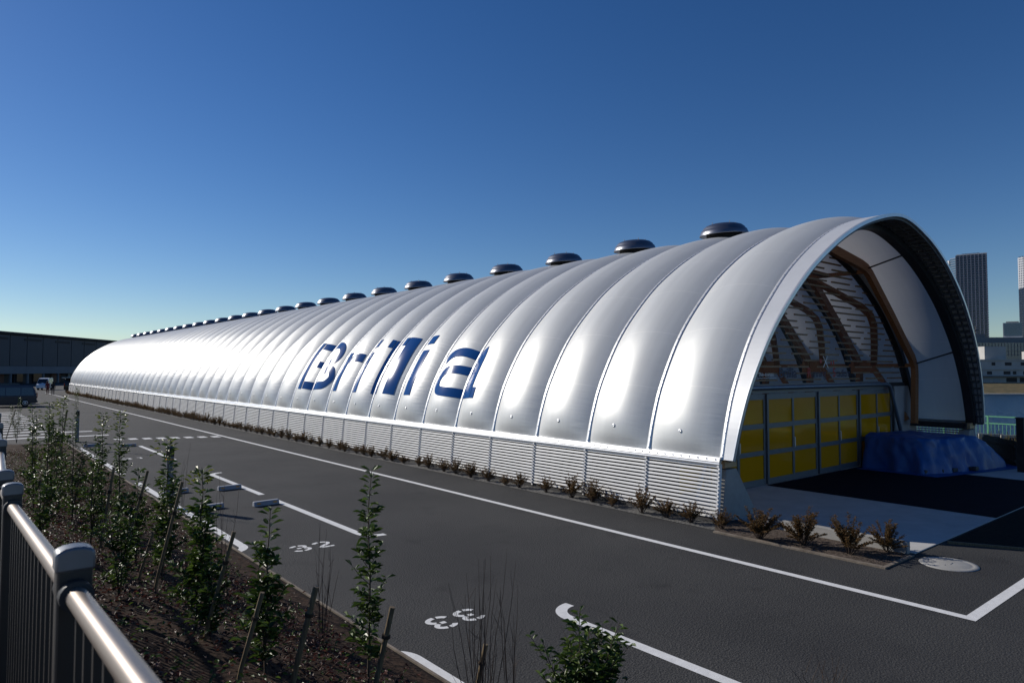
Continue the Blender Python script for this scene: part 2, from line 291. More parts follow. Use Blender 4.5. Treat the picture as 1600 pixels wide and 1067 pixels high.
# ------------------------------------------------------------------ mesh helpers
class MB:
    def __init__(s): s.v = []; s.f = []; s.uv = None; s.mi = []
    def add(s, vs, fs, mi=0):
        o = len(s.v); s.v += [tuple(p) for p in vs]; s.f += [tuple(i+o for i in f) for f in fs]; s.mi += [mi]*len(fs)
    def box(s, x0, x1, y0, y1, z0, z1, T=None, mi=0):
        P = [Vector((x, y, z)) for z in (z0, z1) for y in (y0, y1) for x in (x0, x1)]
        if T is not None: P = [T @ p for p in P]
        s.add(P, [(0, 2, 3, 1), (4, 5, 7, 6), (0, 1, 5, 4), (2, 6, 7, 3), (0, 4, 6, 2), (1, 3, 7, 5)], mi)
    def cbox(s, c, d, T=None, mi=0):
        s.box(c[0]-d[0]/2, c[0]+d[0]/2, c[1]-d[1]/2, c[1]+d[1]/2, c[2]-d[2]/2, c[2]+d[2]/2, T, mi)
    def prism(s, poly, axis, a0, a1, mi=0):
        n = len(poly); P = []
        for a in (a0, a1):
            for p, q in poly:
                P.append({'x': (a, p, q), 'y': (p, a, q), 'z': (p, q, a)}[axis])
        s.add(P, [tuple(range(n))[::-1], tuple(range(n, 2*n))]+[(i, (i+1) % n, n+(i+1) % n, n+i) for i in range(n)], mi)
    def tube(s, pts, rad, n=8, cap=True, mi=0):
        pts = [Vector(p) for p in pts]
        rs = rad if isinstance(rad, (list, tuple)) else [rad]*len(pts)
        o = len(s.v); up = None
        for i, p in enumerate(pts):
            t = (pts[min(i+1, len(pts)-1)]-pts[max(i-1, 0)]).normalized()
            if up is None: up = Vector((0, 0, 1)) if abs(t.z) < .9 else Vector((1, 0, 0))
            a = t.cross(up).normalized(); b = a.cross(t).normalized(); up = b
            for k in range(n):
                an = 2*pi*k/n; s.v.append(tuple(p+(a*math.cos(an)+b*math.sin(an))*rs[i]))
        for i in range(len(pts)-1):
            for k in range(n):
                s.f.append((o+i*n+k, o+i*n+(k+1) % n, o+(i+1)*n+(k+1) % n, o+(i+1)*n+k)); s.mi.append(mi)
        if cap:
            s.f.append(tuple(o+k for k in range(n))[::-1]); s.f.append(tuple(o+(len(pts)-1)*n+k for k in range(n))); s.mi += [mi, mi]
    def beam(s, pts, w, h, side=None, mi=0):            # rectangular section swept along pts; side = width direction
        pts = [Vector(p) for p in pts]; o = len(s.v)
        for i, p in enumerate(pts):
            t = (pts[min(i+1, len(pts)-1)]-pts[max(i-1, 0)]).normalized()
            a = Vector(side) if side is not None else t.cross(Vector((0, 0, 1)))
            a = (a-t*a.dot(t)).normalized(); b = a.cross(t).normalized()
            for ca, cb in ((-1, -1), (1, -1), (1, 1), (-1, 1)): s.v.append(tuple(p+a*ca*w/2+b*cb*h/2))
        for i in range(len(pts)-1):
            for k in range(4):
                s.f.append((o+i*4+k, o+i*4+(k+1) % 4, o+(i+1)*4+(k+1) % 4, o+(i+1)*4+k)); s.mi.append(mi)
        e = o+(len(pts)-1)*4
        s.f.append((o+3, o+2, o+1, o)); s.f.append((e, e+1, e+2, e+3)); s.mi += [mi, mi]
    def lathe(s, prof, n=24, T=None, mi=0):
        o = len(s.v)
        for r, z in prof:
            for k in range(n):
                p = Vector((r*math.cos(2*pi*k/n), r*math.sin(2*pi*k/n), z)); s.v.append(tuple(T @ p if T is not None else p))
        for i in range(len(prof)-1):
            for k in range(n):
                s.f.append((o+i*n+k, o+i*n+(k+1) % n, o+(i+1)*n+(k+1) % n, o+(i+1)*n+k)); s.mi.append(mi)
    def grid(s, P, mi=0, uv=None):                       # P: (a, b, 3) array
        a, b = P.shape[:2]; o = len(s.v)
        s.v += [tuple(p) for p in P.reshape(-1, 3)]
        for i in range(a-1):
            for j in range(b-1):
                s.f.append((o+i*b+j, o+(i+1)*b+j, o+(i+1)*b+j+1, o+i*b+j+1)); s.mi.append(mi)
    def mesh(s, name, mats, smooth=False):
        me = bpy.data.meshes.new(name); me.from_pydata(s.v, [], s.f)
        for m in (mats if isinstance(mats, (list, tuple)) else [mats]): me.materials.append(m)
        if any(s.mi): me.polygons.foreach_set('material_index', s.mi)
        if smooth: me.polygons.foreach_set('use_smooth', [True]*len(me.polygons))
        me.update(); return me
    def build(s, name, mats, parent=None, smooth=False, loc=None, bevel=0):
        return link(name, s.mesh(name, mats, smooth), parent, loc, bevel)
def link(name, me, parent=None, loc=None, bevel=0):
    o = bpy.data.objects.new(name, me); COL.objects.link(o)
    if parent is not None: o.parent = parent
    if loc is not None: o.location = loc
    if bevel:
        b = o.modifiers.new('bevel', 'BEVEL'); b.width = bevel; b.segments = 2; b.limit_method = 'ANGLE'
    return o
def auto_smooth(o, ang=40):
    bm = bmesh.new(); bm.from_mesh(o.data)
    for f in bm.faces: f.smooth = True
    for e in bm.edges: e.smooth = len(e.link_faces) == 2 and e.calc_face_angle(0) < R(ang)
    bm.to_mesh(o.data); bm.free(); return o
def tag(o, label=None, cat=None, group=None, kind=None):
    if label: o['label'] = label
    if cat: o['category'] = cat
    if group: o['group'] = group
    if kind: o['kind'] = kind
    return o
def thing(name, loc, label, cat, group=None, rz=0):
    o = bpy.data.objects.new(name, None); COL.objects.link(o); o.location = loc; o.rotation_euler = (0, 0, rz)
    o.empty_display_size = 0.3
    return tag(o, label, cat, group)
def copy_tree(o, parent=None):
    c = o.copy(); COL.objects.link(c)
    if parent is not None: c.parent = parent
    for ch in list(o.children): copy_tree(ch, c)
    return c
def poly_sheet(name, pts, z, m, kind='structure'):
    me = bpy.data.meshes.new(name); me.from_pydata([(x, y, z) for x, y in pts], [], [tuple(range(len(pts)))])
    me.materials.append(m); o = link(name, me); o['kind'] = kind; return o
def text_mesh(s, size, m, name, parent, T, extrude=0.0, bold=0.0, sx=1.0, shear=0.0):
    cu = bpy.data.curves.new('txt', 'FONT'); cu.body = s; cu.size = size; cu.extrude = extrude; cu.offset = bold; cu.shear = shear
    cu.resolution_u = 4
    t = bpy.data.objects.new('txt', cu); COL.objects.link(t)
    dg = bpy.context.evaluated_depsgraph_get(); me = bpy.data.meshes.new_from_object(t.evaluated_get(dg))
    bpy.data.objects.remove(t); me.materials.clear(); me.materials.append(m)
    me.transform(Matrix.Diagonal((sx, 1, 1, 1))); me.transform(T)
    o = link(name, me, parent); return o

# ------------------------------------------------------------------ ground, road markings, water
QX = 34.0
g = poly_sheet('ground', [(-4000, -4000), (QX, -4000), (QX, 4000), (-4000, 4000)], 0.0, M['asphalt'])
wt = poly_sheet('canal_water', [(QX-1, -4000), (5000, -4000), (5000, 5000), (QX-1, 5000)], -3.0, M['water'])
q = MB(); q.box(QX, QX+0.5, -400, 600, -4, 0.12); qo = q.build('quay_wall', M['quay']); tag(qo, 'low concrete quay wall along the near bank of the canal', 'quay wall')

def paint(name, quads, label, group='white road markings', z=0.004):
    b = MB()
    for k, qd in enumerate(quads): b.add([(x, y, z) for x, y in qd], [tuple(range(len(qd)))])
    o = b.build(name, M['paint']); o['kind'] = 'structure'; return o
def ribbon(path, w, z=0.004):
    b = MB(); n = len(path); L = []
    for i, p in enumerate(path):
        a = Vector(path[max(i-1, 0)]); c = Vector(path[min(i+1, n-1)]); t = (c-a).normalized(); nn = Vector((-t.y, t.x))
        ww = w if not isinstance(w, (list, tuple)) else w[i]
        L.append((Vector(p)+nn*ww/2, Vector(p)-nn*ww/2))
    vs = [(q.x, q.y, z) for pr in L for q in pr]
    b.add(vs, [(2*i, 2*i+1, 2*i+3, 2*i+2) for i in range(n-1)]); return b
LX = 10.55
b = MB()
b.add([(LX-0.075, 3.155, .004), (LX+0.075, 3.305, .004), (LX+0.075, 116, .004), (LX-0.075, 116, .004)], [(0, 1, 2, 3)])
b.add([(LX-0.075, 3.155, .004), (26, 3.155, .004), (26, 3.305, .004), (LX+0.075, 3.305, .004)], [(0, 1, 2, 3)])
b.build('road_edge_line', M['paint'])['kind'] = 'structure'
BX0, BX1 = 4.32, 6.45                               # parking bay: inner and outer line
def hook(y0, y1, x, hk0, hk1, nm='bay_line'):
    p = []
    if hk0: p += [(x+hk0*(.36-.36*math.sin(R(a_))), y0+.36-.36*math.cos(R(a_))) for a_ in range(-4, 90, 9)]
    p += [(x, y0+(.37 if hk0 else 0)), (x, y1-(.37 if hk1 else 0))]
    if hk1: p += [(x+hk1*(.36-.36*math.sin(R(a_))), y1-.36+.36*math.cos(R(a_))) for a_ in range(88, -6, -9)]
    ribbon(p, 0.16).build(nm, M['paint'])['kind'] = 'structure'
hook(3.2, 7.0, BX1, 0, 1); hook(12.3, 17.2, BX1, 1, 0); hook(18.2, 22.9, BX1, 0, 1)
hook(27.2, 33.1, BX1, 0, 0)
hook(3.0, 7.2, BX0-0.12, 0, -1); hook(12.8, 16.0, BX0, -1, 0); hook(16.3, 22.4, BX0, 0, 0); hook(24.5, 34.0, BX0, 0, 0)
def number(s, x, y, size, nm='bay_number'):
    # stencilled figures, read from the near end of the bay
    T = Matrix.Translation((x, y, 0.004))
    o = text_mesh(s, size, M['paint'], nm, None, T, bold=0.012, sx=1.15); o['kind'] = 'structure'
    return o
def stencil_digit(d, x, y, w, h, turn=False):
    t = 0.16*w*1.2
    def arc(cx, cy, rx, ry, a0, a1, n=10): return [(cx+rx*math.cos(R(a0+(a1-a0)*i/n)), cy+ry*math.sin(R(a0+(a1-a0)*i/n))) for i in range(n+1)]
    P = []
    if d == '3':
        P = [arc(.5, .74, .34, .2, 165, 95), arc(.5, .74, .34, .2, 78, -62), arc(.5, .27, .38, .23, 60, -85), arc(.5, .27, .38, .23, -102, -165)]
        P.append([(.36, .52), (.56, .52)])
    if d == '2': P = [arc(.5, .7, .36, .25, 165, 100), arc(.5, .7, .36, .25, 82, -30)+[(.3, .2), (.17, .08)], [(.22, .05), (.88, .05)]]
    if d == '1': P = [[(.3, .78), (.55, .95)], [(.58, .93), (.58, .05)]]
    bm = MB()
    for p in P:
        r = ribbon([((x+(1-a)*w, y+(1-c)*h) if turn else (x+a*w, y+c*h)) for a, c in p], t); bm.add(r.v, r.f)
    return bm
for s, x, y in (('33', 4.86, 7.36), ('32', 4.9, 12.12), ('31', 4.95, 28.4)):
    for i, ch in enumerate(s):
        stencil_digit(ch, x+i*0.44, y, 0.38, 0.42, s == '33').build('bay_number', M['paint'])['kind'] = 'structure'
b = MB()
for i in range(8):                                   # broken give-way line across the road
    x = 6.1+i*0.56; y = 36.9-i*0.22; b.add([(x, y-.42, .004), (x+.34, y-.47, .004), (x+.34, y+.25, .004), (x, y+.3, .004)], [(0, 1, 2, 3)])
b.build('broken_stop_line', M['paint'])['kind'] = 'structure'
b = MB()
for i in range(14):                                  # hatched no-parking box by the parked minivans
    y = 39.3+i*1.9; b.add([(-6, y, .004), (4.2, y+.8, .004), (4.2, y+1.25, .004), (-6, y+.45, .004)], [(0, 1, 2, 3)])
b.build('hatched_marking', M['paint'])['kind'] = 'structure'
b = MB(); b.add([(4.6, 39.6, .004), (6.3, 39.4, .004), (6.3, 39.8, .004), (4.6, 40.0, .004)], [(0, 1, 2, 3)])
b.add([(4.6, 42.6, .004), (6.0, 42.4, .004), (6.0, 42.8, .004), (4.6, 43.0, .004)], [(0, 1, 2, 3)])
b.build('stop_bar', M['paint'])['kind'] = 'structure'

# planting strip beside the louvres: gravel and soil
poly_sheet('gravel_strip', [(12.2, 8.2), (12.86, 8.2), (12.86, 111), (12.2, 111)], 0.008, M['gravel'])
poly_sheet('planting_soil', [(12.12, 4.97), (13.3, 4.97), (13.3, 8.2), (12.9, 8.75), (12.1, 8.2)], 0.012, M['strip_soil'])
b = MB(); b.box(12.03, 12.12, 4.9, 8.2, 0, 0.03); b.box(12.12, 13.25, 4.9, 4.97, 0, 0.025)
b.build('timber_edging', M['edging'])['kind'] = 'structure'

# entrance slab with its kerb, mats and strip
SLZ = 0.02
slab = MB(); slab.prism([(13.42, 4.95), (13.42, 8.9), (13.42, 110), (29.6, 110), (29.6, 4.95)], 'z', 0.0, SLZ)
so_ = slab.build('entrance_slab', M['concrete'], bevel=0.008); so_['kind'] = 'structure'
k = MB(); k.box(13.28, 13.415, 5.03, 8.2, 0, 0.21); kb = k.build('kerb', M['concrete_pier'], bevel=0.008); kb['kind'] = 'structure'
poly_sheet('navy_mat', [(17.95, 4.952), (24.6, 4.952), (24.6, 10.45), (17.95, 10.45)], SLZ+0.006, M['carpet'])
poly_sheet('inside_floor', [(13.5, 10.6), (28.9, 10.6), (28.9, 109), (13.5, 109)], SLZ+0.006, M['floor_int'])
poly_sheet('tarp_groundsheet', [(23.2, 7.9), (29.4, 6.4), (29.4, 9.3), (23.2, 10.3)], SLZ+0.011, M['tarp'])
poly_sheet('dark_planting_bed', [(14.75, 4.9), (15.3, 3.75), (31, 2.9), (31, 4.9)], 0.012, M['dark_soil'])
b = MB(); b.beam([(14.72, 4.86, 0.02), (15.3, 3.72, 0.02), (31, 2.87, 0.02)], 0.05, 0.05); b.build('bed_edging', M['stake'])['kind'] = 'structure'

mh = thing('manhole_cover', (13.17, 4.34, 0), 'round pale concrete manhole cover set in the asphalt by the kerb end', 'manhole cover')
b = MB(); b.lathe([(0.0, .016), (.33, .016), (.345, .010), (.36, .016), (.43, .014), (.44, .002)], 40); b.build('cover', M['concrete_pier'], mh, True)
b = MB(); b.cbox((0.02, -0.02, .018), (.12, .035, .008)); b.cbox((-0.15, 0.05, .018), (.05, .09, .008)); b.build('lift_slot', M['concrete_pier'], mh)

# ------------------------------------------------------------------ the running stadium
XC = 6.34*3.3; Y0 = 8.55; BAY = 2.013; NB = 51; RZ = 1.35
_P = [(0, 7.65), (1.8, 7.33), (3.4, 6.72), (4.9, 5.83), (5.95, 4.95), (6.78, 4.04), (7.45, 2.95), (7.78, 2.14), (8.0, RZ)]
def catmull(P, n=24):
    P = np.array(P, float); P = np.vstack([2*P[0]-P[1], P, 2*P[-1]-P[-2]]); out = []
    for i in range(1, len(P)-2):
        for t in np.linspace(0, 1, n, endpoint=False):
            a, b_, c, d = P[i-1:i+3]
            out.append(.5*((2*b_)+(-a+c)*t+(2*a-5*b_+4*c-d)*t*t+(-a+3*b_-3*c+d)*t**3))
    out.append(P[-2]); return np.array(out)
_ctrl = [(-a, z) for a, z in _P[::-1]]+[(a, z) for a, z in _P[1:]]
_C = catmull(_ctrl); _L = np.r_[0, np.cumsum(np.hypot(*np.diff(_C, axis=0).T))]; SL = _L[-1]
_T = np.gradient(_C, axis=0); _T /= np.hypot(*_T.T)[:, None]; _N = np.c_[-_T[:, 1], _T[:, 0]]
def prof(s): return np.interp(s, _L, _C[:, 0]), np.interp(s, _L, _C[:, 1])
def pnorm(s): return np.interp(s, _L, _N[:, 0]), np.interp(s, _L, _N[:, 1])
BULGE = 0.23
def bulge(y, s):
    t = ((y-Y0)/BAY) % 1.0
    e = np.minimum(s, SL-s); e = np.clip(e/0.95, 0, 1); e = np.sqrt(np.clip(1-(1-e)**2, 0, 1))
    return BULGE*4*t*(1-t)*e
def surf(y, s, off=0.0):
    y = np.asarray(y, float); s = np.asarray(s, float)
    x, z = prof(s); nx, nz = pnorm(s); h = bulge(y, s)+off
    return np.stack([x+nx*h, y+0*s, z+nz*h], -1)

ST = thing('running_stadium', (XC, 0, 0), 'long silvery tunnel-shaped running hall of air cushions with blue letters on its side', 'sports hall')
# cushions: one mesh, a copy for each bay
nu, ns = 22, 130
tt = np.linspace(0.0001, 0.9999, nu); ss = np.linspace(0.02, SL-0.02, ns)
YY, SS = np.meshgrid(Y0+tt*BAY, ss, indexing='ij')
G = surf(YY, SS); G[..., 1] -= Y0
b = MB(); b.grid(G); me = b.mesh('membrane_cushion', M['membrane'], True)
uvl = me.uv_layers.new(name='UVMap')
vi = np.empty(len(me.loops), np.int32); me.loops.foreach_get('vertex_index', vi)
UV = np.stack([np.repeat(tt, ns), np.tile(ss, nu)], -1)[vi]
uvl.data.foreach_set('uv', UV.astype(np.float32).ravel())
# air valve near the foot of the cushion
vb = MB()
p0 = surf(Y0+BAY*0.52, 0.52)[...]; nx, nz = pnorm(0.5)
TV = Matrix.Translation(Vector(p0)-Vector((0, Y0, 0))) @ Vector((nx, 0, nz)).to_track_quat('Z', 'Y').to_matrix().to_4x4()
vb.lathe([(.010, .0), (.012, .014), (.030, .018), (.040, .012), (.043, 0)], 14, TV)
vme = vb.mesh('air_valve', M['alu'], True)
# arch clamp rails with bolt heads
rb = MB(); sr = np.linspace(0.0, SL, 140)
cx, cz = prof(sr); nx, nz = pnorm(sr)
w2 = 0.062
for off0, off1, ww in ((-0.02, 0.035, w2),):
    A = np.stack([cx+nx*off0, 0*sr-ww, cz+nz*off0], -1); B_ = np.stack([cx+nx*off1, 0*sr-ww*.86, cz+nz*off1], -1)
    C_ = np.stack([cx+nx*off1, 0*sr+ww*.86, cz+nz*off1], -1); D_ = np.stack([cx+nx*off0, 0*sr+ww, cz+nz*off0], -1)
    rb.grid(np.stack([A, B_, C_, D_, A], 1)[:, ::-1])
bb = MB()
for s_ in np.arange(0.1, SL, 0.24):
    x, z = prof(s_); a, c = pnorm(s_); t = Vector((a, 0, c)).to_track_quat('Z', 'Y').to_matrix().to_4x4(); t.translation = Vector((x+a*.035, 0, z+c*.035))
    bb.cbox((0, 0, .005), (.016, .016, .012), t)
rme = rb.mesh('arch_rail', M['alu'], True); bme = bb.mesh('bolt_row', M['bolt'])
# sill rail and louvre panel of one bay (left side), local y 0..BAY
def louver_mesh(side):
    b = MB()
    n = 14
    for i in range(n):
        z = 0.145+i*(1.205-0.145)/(n-1); lean = (z-0.0)/1.3*0.12
        x = side*(8.05+0.14-lean)
        T = Matrix.Translation((x, 0, z)) @ Matrix.Rotation(side*R(-14), 4, 'Y')
        b.box(-.006, .006, 0.02, BAY-0.02, -.023, .023, T)
    return b.mesh('louver_panel', M['louver'])
def post_mesh(side):
    b = MB()
    b.beam([(side*(8.05+.10), 0, 0.06), (side*(8.05-.02), 0, 1.26)], 0.05, 0.07, (0, 1, 0))
    for i in range(14):
        z = 0.145+i*(1.205-0.145)/13; lean = z/1.3*0.12
        b.cbox((side*(8.05+.165-lean), 0, z), (.035, .052, .05))
    return b.mesh('louver_bracket', M['white'])
def sill_mesh(side):
    b = MB()
    pts = [(side*8.0, RZ+.07), (side*8.09, RZ+.06), (side*8.125, RZ-.04), (side*8.03, RZ-.045)]
    b.prism(pts if side < 0 else pts[::-1], 'y', 0.0, BAY)                 # bolted flat strip
    b.tube([(side*8.085, 0.0, RZ-.085), (side*8.085, BAY, RZ-.085)], .042, 12)   # round drip rail
    for j in range(9): b.cbox((side*8.112, .1+j*.225, RZ+.01), (.014, .022, .022), None, 1)
    return b.mesh('sill_rail', [M['alu'], M['bolt']])
def plinth_mesh(side):
    b = MB(); b.box(min(side*8.0, side*8.17), max(side*8.0, side*8.17), 0, BAY, 0, .115); return b.mesh('plinth', M['concrete_pier'])
LM = {s: (louver_mesh(s), post_mesh(s), sill_mesh(s)) for s in (-1, 1)}
def pier_mesh(side):
    b = MB()
    P0 = [(side*8.02, .0), (side*6.62, .0), (side*7.45, 1.12), (side*7.85, 1.12)]
    b.prism(P0 if side > 0 else P0[::-1], 'y', -0.17, 0.17); return b.mesh('concrete_pier', M['concrete_pier'])
def block_mesh(side):
    b = MB(); b.cbox((side*7.68, 0, 1.26), (.46, .36, .2)); return b.mesh('timber_block', M['block'])
PM = {s: (pier_mesh(s), block_mesh(s)) for s in (-1, 1)}
for kk in range(NB+1):
    y = Y0+kk*BAY
    ar = link('arch_rail', rme, ST, (0, y, 0))
    if kk < 14: link('bolt_row', bme, ar)
    for sd in (-1, 1): link('louver_bracket', LM[sd][1], ST, (0, y+(.035 if kk == 0 else 0), 0))
    if kk < 12:
        for sd in (-1, 1):
            p_ = link('concrete_pier', PM[sd][0], ST, (0, y+.12+(.02 if kk else 0.06), 0), .012); link('timber_block', PM[sd][1], p_, None, .01)
    if kk == NB: break
    c_ = link('membrane_cushion', me, ST, (0, y, 0))
    if kk < 26: link('air_valve', vme, c_)
    for sd in (-1, 1):
        if sd > 0 and kk > 47: continue
        link('louver_panel', LM[sd][0], ST, (0, y, 0))
    link('sill_rail', LM[-1][2], ST, (0, y, 0))
    if kk < 40: link('sill_rail', LM[1][2], ST, (0, y, 0))
for sd in (-1, 1):
    b = MB(); b.box(min(sd*8.0, sd*8.16), max(sd*8.0, sd*8.16), Y0, Y0+NB*BAY, 0.002, .115); b.build('plinth', M['plinth_painted_shade'], ST)
b = MB(); b.box(-7.74, -7.71, Y0+1.35, Y0+NB*BAY-.2, .12, 1.22); b.build('louver_gap_shade', M['dark_steel'], ST)  # dark sheet added to hide the lit interior, keeping the slat gaps dark
# front arch beam (dark), hood shell with ladder lining
sh = np.linspace(0, SL, 160); cx, cz = prof(sh); nx, nz = pnorm(sh)
def ring(off, y): return np.stack([cx+nx*off, np.zeros_like(sh)+y, cz+nz*off], -1)
b = MB(); b.grid(np.stack([ring(-.03, Y0-.05), ring(-.26, Y0-.05), ring(-.26, Y0+.22), ring(-.03, Y0+.22)], 1)[:, ::-1]); b.build('arch_beam', M['dark_steel'], ST, False)
zf = np.clip((cz-RZ)/(7.65-RZ), 0, 1); dep = 0.20+0.42*zf
def hring(off, k): return np.stack([cx+nx*off, Y0-.075-dep*k, cz+nz*off], -1)
b = MB(); b.grid(np.stack([hring(.0, 0), hring(.055, 0), hring(.055, 1), hring(-.005, 1), hring(.0, .98), hring(.0, 0)], 1)[:, ::-1]); b.build('entrance_hood', M['hood'], ST, False)
b = MB(); b.grid(np.stack([hring(.062, .98), hring(.062, 1.08), hring(-.03, 1.08), hring(-.03, .98)], 1)[:, ::-1]); b.build('hood_edge', M['alu'], ST, False)
b = MB()
for s_ in np.arange(.15, SL, .27):
    x, z = prof(s_); a, c = pnorm(s_); d = float(np.interp(s_, sh, dep))
    t = Vector((a, 0, c)).to_track_quat('Z', 'Y').to_matrix().to_4x4(); t = Matrix(((a and c, 0, a, 0), (0, 1, 0, 0), (-a, 0, c, 0), (0, 0, 0, 1))); t.translation = Vector((x-a*.055, 0, z-c*.055))
    b.box(-.02, .02, Y0-.08-d*.95, Y0-.06, -.05, .05, t)
for k_ in (.06, .5, .93):
    b.grid(np.stack([hring(-.10, k_-.03), hring(-.10, k_+.03), hring(-.03, k_+.03), hring(-.03, k_-.03), hring(-.10, k_-.03)], 1)[:, ::-1])
b.build('hood_lining', M['ladder'], ST)

# roof vents
def vent_proto():
    v = bpy.data.objects.new('roof_vent', None)
    b = MB(); b.lathe([(0, .43), (.25, .425), (.45, .40), (.60, .35), (.70, .27), (.735, .20), (.74, .195), (.765, .19), (.80, .10), (.83, .03), (.835, .0), (.80, .005), (.70, .16), (.3, .2), (0, .2)], 40)
    return b.mesh('vent_cap', M['vent'], True)
vcap = vent_proto()
b = MB(); b.lathe([(.6, .19), (.60, -.35)], 30); vneck = b.mesh('vent_neck', M['black'], True)
b = MB()
for a in (0.7, 2.6, 4.2, 5.6): b.tube([(.42*math.cos(a), .42*math.sin(a), .38), (.42*math.cos(a), .42*math.sin(a), .47)], .012, 6)
vpin = b.mesh('lifting_eye', M['bolt'])
for j in range(25):
    y = Y0+(2.5+2*j)*BAY
    v = link('roof_vent', vcap, ST, (-0.12, y, 7.65+.27+.04)); v.rotation_euler = (0, R(-3), 0)
    link('vent_neck', vneck, v)
    if j < 8: link('lifting_eye', vpin, v)

# blue letters lying on the cushions: (a, h) = metres to the right of the letter's left edge, metres up the arch
def letter_strip(b, u0, path, w, m=5, cap=True):
    P = np.array(path, float); d = np.r_[0, np.cumsum(np.hypot(*np.diff(P, axis=0).T))]; n = max(4, int(d[-1]/.05))
    q = np.linspace(0, d[-1], n); X = np.interp(q, d, P[:, 0]); H = np.interp(q, d, P[:, 1])
    T = np.gradient(np.c_[X, H], axis=0); T /= np.hypot(*T.T)[:, None]; N = np.c_[-T[:, 1], T[:, 0]]
    k = np.linspace(-w/2, w/2, 2*m+1)
    A = X[:, None]+N[:, :1]*k; Hh = H[:, None]+N[:, 1:]*k
    g_ = surf(u0-A, Hh, 0.014); b.grid(g_[:, ::-1])
def smooth_path(P, n=8): return [tuple(p) for p in catmull(P, n)]
def letter(paths, u0):
    b = MB()
    for p, w in paths: letter_strip(b, u0, p, w)
    return b.build('blue_letter', M['letter'], ST, True)
s0, s1, sx = 0.98, 3.46, 2.80
lt = letter([([(.26, s0), (.26, s1-.0)], .40),                                     # B
        (smooth_path([(.54, s1-.21), (1.2, s1-.2), (2.25, s1-.19), (2.7, s1-.36), (2.84, s1-.7), (2.68, s1-1.02), (2.3, s1-1.19)]), .36),
        (smooth_path([(2.3, s1-1.55), (2.76, s1-1.47), (3.02, s1-1.78), (3.0, 1.5), (2.7, 1.24), (2.15, s0+.2), (1.2, s0+.21), (.54, s0+.21)]), .36),
        ([(.95, 2.28), (1.3, 2.28)], .32)], 32.05)
letter([([(.29, s0), (.29, sx)], .46),                                          # r
        (smooth_path([(.6, 2.25), (.78, 2.48), (1.05, 2.58), (1.42, 2.59)]), .40)], 28.28)
letter([([(.27, s0), (.27, sx)], .46), ([(.27, 3.07), (.27, 3.48)], .46)], 26.42)   # i
letter([([(.6, s0), (.6, s1)], .54), ([(.02, s1-.2), (.28, s1-.2)], .40)], 25.2)      # l
letter([([(.68, s0), (.68, s1)], .70), ([(.0, s1-.2), (.28, s1-.2)], .40)], 23.98)    # l
letter([([(.3, s0), (.3, sx)], .52), ([(.3, 3.07), (.3, 3.48)], .52)], 22.18)      # i
letter([(smooth_path([(.18, 2.36), (.55, 2.58), (1.1, 2.66), (1.78, 2.6)]), .34),  # a
        (smooth_path([(2.05, 2.80), (2.17, 2.45), (2.18, 1.9), (2.18, 1.4), (2.18, s0+.02)]), .54),
        ([(2.47, s0+.2), (2.68, s0+.2)], .36),
        (smooth_path([(1.8, 1.98), (1.1, 1.98), (.62, 1.93), (.36, 1.7), (.32, 1.45), (.45, 1.24), (.85, 1.17), (1.84, 1.17)]), .31)], 20.42)

# end wall at the first inner arch: clear sheet above, sliding doors below
Y1 = Y0+BAY
mask = np.where(cz > 2.86)[0]
pw = [(float(cx[i]-nx[i]*.1), float(cz[i]-nz[i]*.1)) for i in mask]
b = MB(); b.add([(x, Y1-.02, z) for x, z in pw], [tuple(range(len(pw)))]); b.build('clear_end_wall', M['clear'], ST)
b = MB(); b.grid(np.stack([ring(-.08, Y1-.12), ring(-.32, Y1-.12), ring(-.32, Y1+.1), ring(-.08, Y1+.1), ring(-.08, Y1-.12)], 1)[:, ::-1]); b.build('arch_beam', M['dark_steel'], ST)
def halfw(z): return float(np.interp(z, _C[len(_C)//2:, 1][::-1], _C[len(_C)//2:, 0][::-1]))
b = MB(); rr = random.Random(5)
for i in range(23):                                                          # broken horizontal timber slats behind the sheet
    z = 2.98+i*0.20; hw = halfw(z)-.45; x = -hw+(.9 if i % 2 else 0.1)
    while x < hw-.3:
        L_ = rr.choice([1.3, 1.35, 2.2]); x1 = min(x+L_, hw); b.box(x, x1, Y1+.03, Y1+.07, z-.026, z+.026); x = x1+rr.choice([.35, .45, .55])
b.build('timber_slats', M['slat'], ST)
# wall lettering on the clear sheet
TX = lambda x, z: Matrix.Translation((x, Y1-.045, z)) @ Matrix.Rotation(pi/2, 4, 'X')
text_mesh('Shin-toyosu', .17, M['white'], 'wall_lettering', ST, TX(-3.2, 3.1), .003)
b = MB(); b.box(-3.25, -2.25, Y1-.05, Y1-.04, 3.04, 3.055); b.build('lettering_underline', M['white'], ST)
text_mesh('Brillia', .42, M['navy'], 'wall_lettering', ST, TX(-2.1, 3.06), .004, .008, 1.1)
text_mesh('R', .42, M['red'], 'wall_lettering', ST, TX(-.42, 3.06), .004, .004)
text_mesh('unning', .36, M['navy'], 'wall_lettering', ST, TX(-.16, 3.06), .004, .0)
text_mesh('S', .42, M['red'], 'wall_lettering', ST, TX(1.25, 3.06), .004, .004)
text_mesh('tadium', .36, M['navy'], 'wall_lettering', ST, TX(1.5, 3.06), .004, .0)
b = MB(); b.beam([(.62, Y1-.045, 3.36), (.92, Y1-.045, 3.72)], .01, .03, (0, 1, 0)); b.beam([(.62, Y1-.045, 3.72), (.95, Y1-.045, 3.34)], .012, .03, (0, 1, 0)); b.build('wall_emblem', M['white'], ST)
b = MB(); b.lathe([(.0, .006), (.07, .006), (.07, 0)], 12, TX(.45, 3.56)); b.lathe([(.0, .006), (.055, .006), (.055, 0)], 12, TX(1.15, 3.5)); b.cbox((1.32, Y1-.045, 3.52), (.06, .01, .14)); b.build('wall_emblem', M['red'], ST)
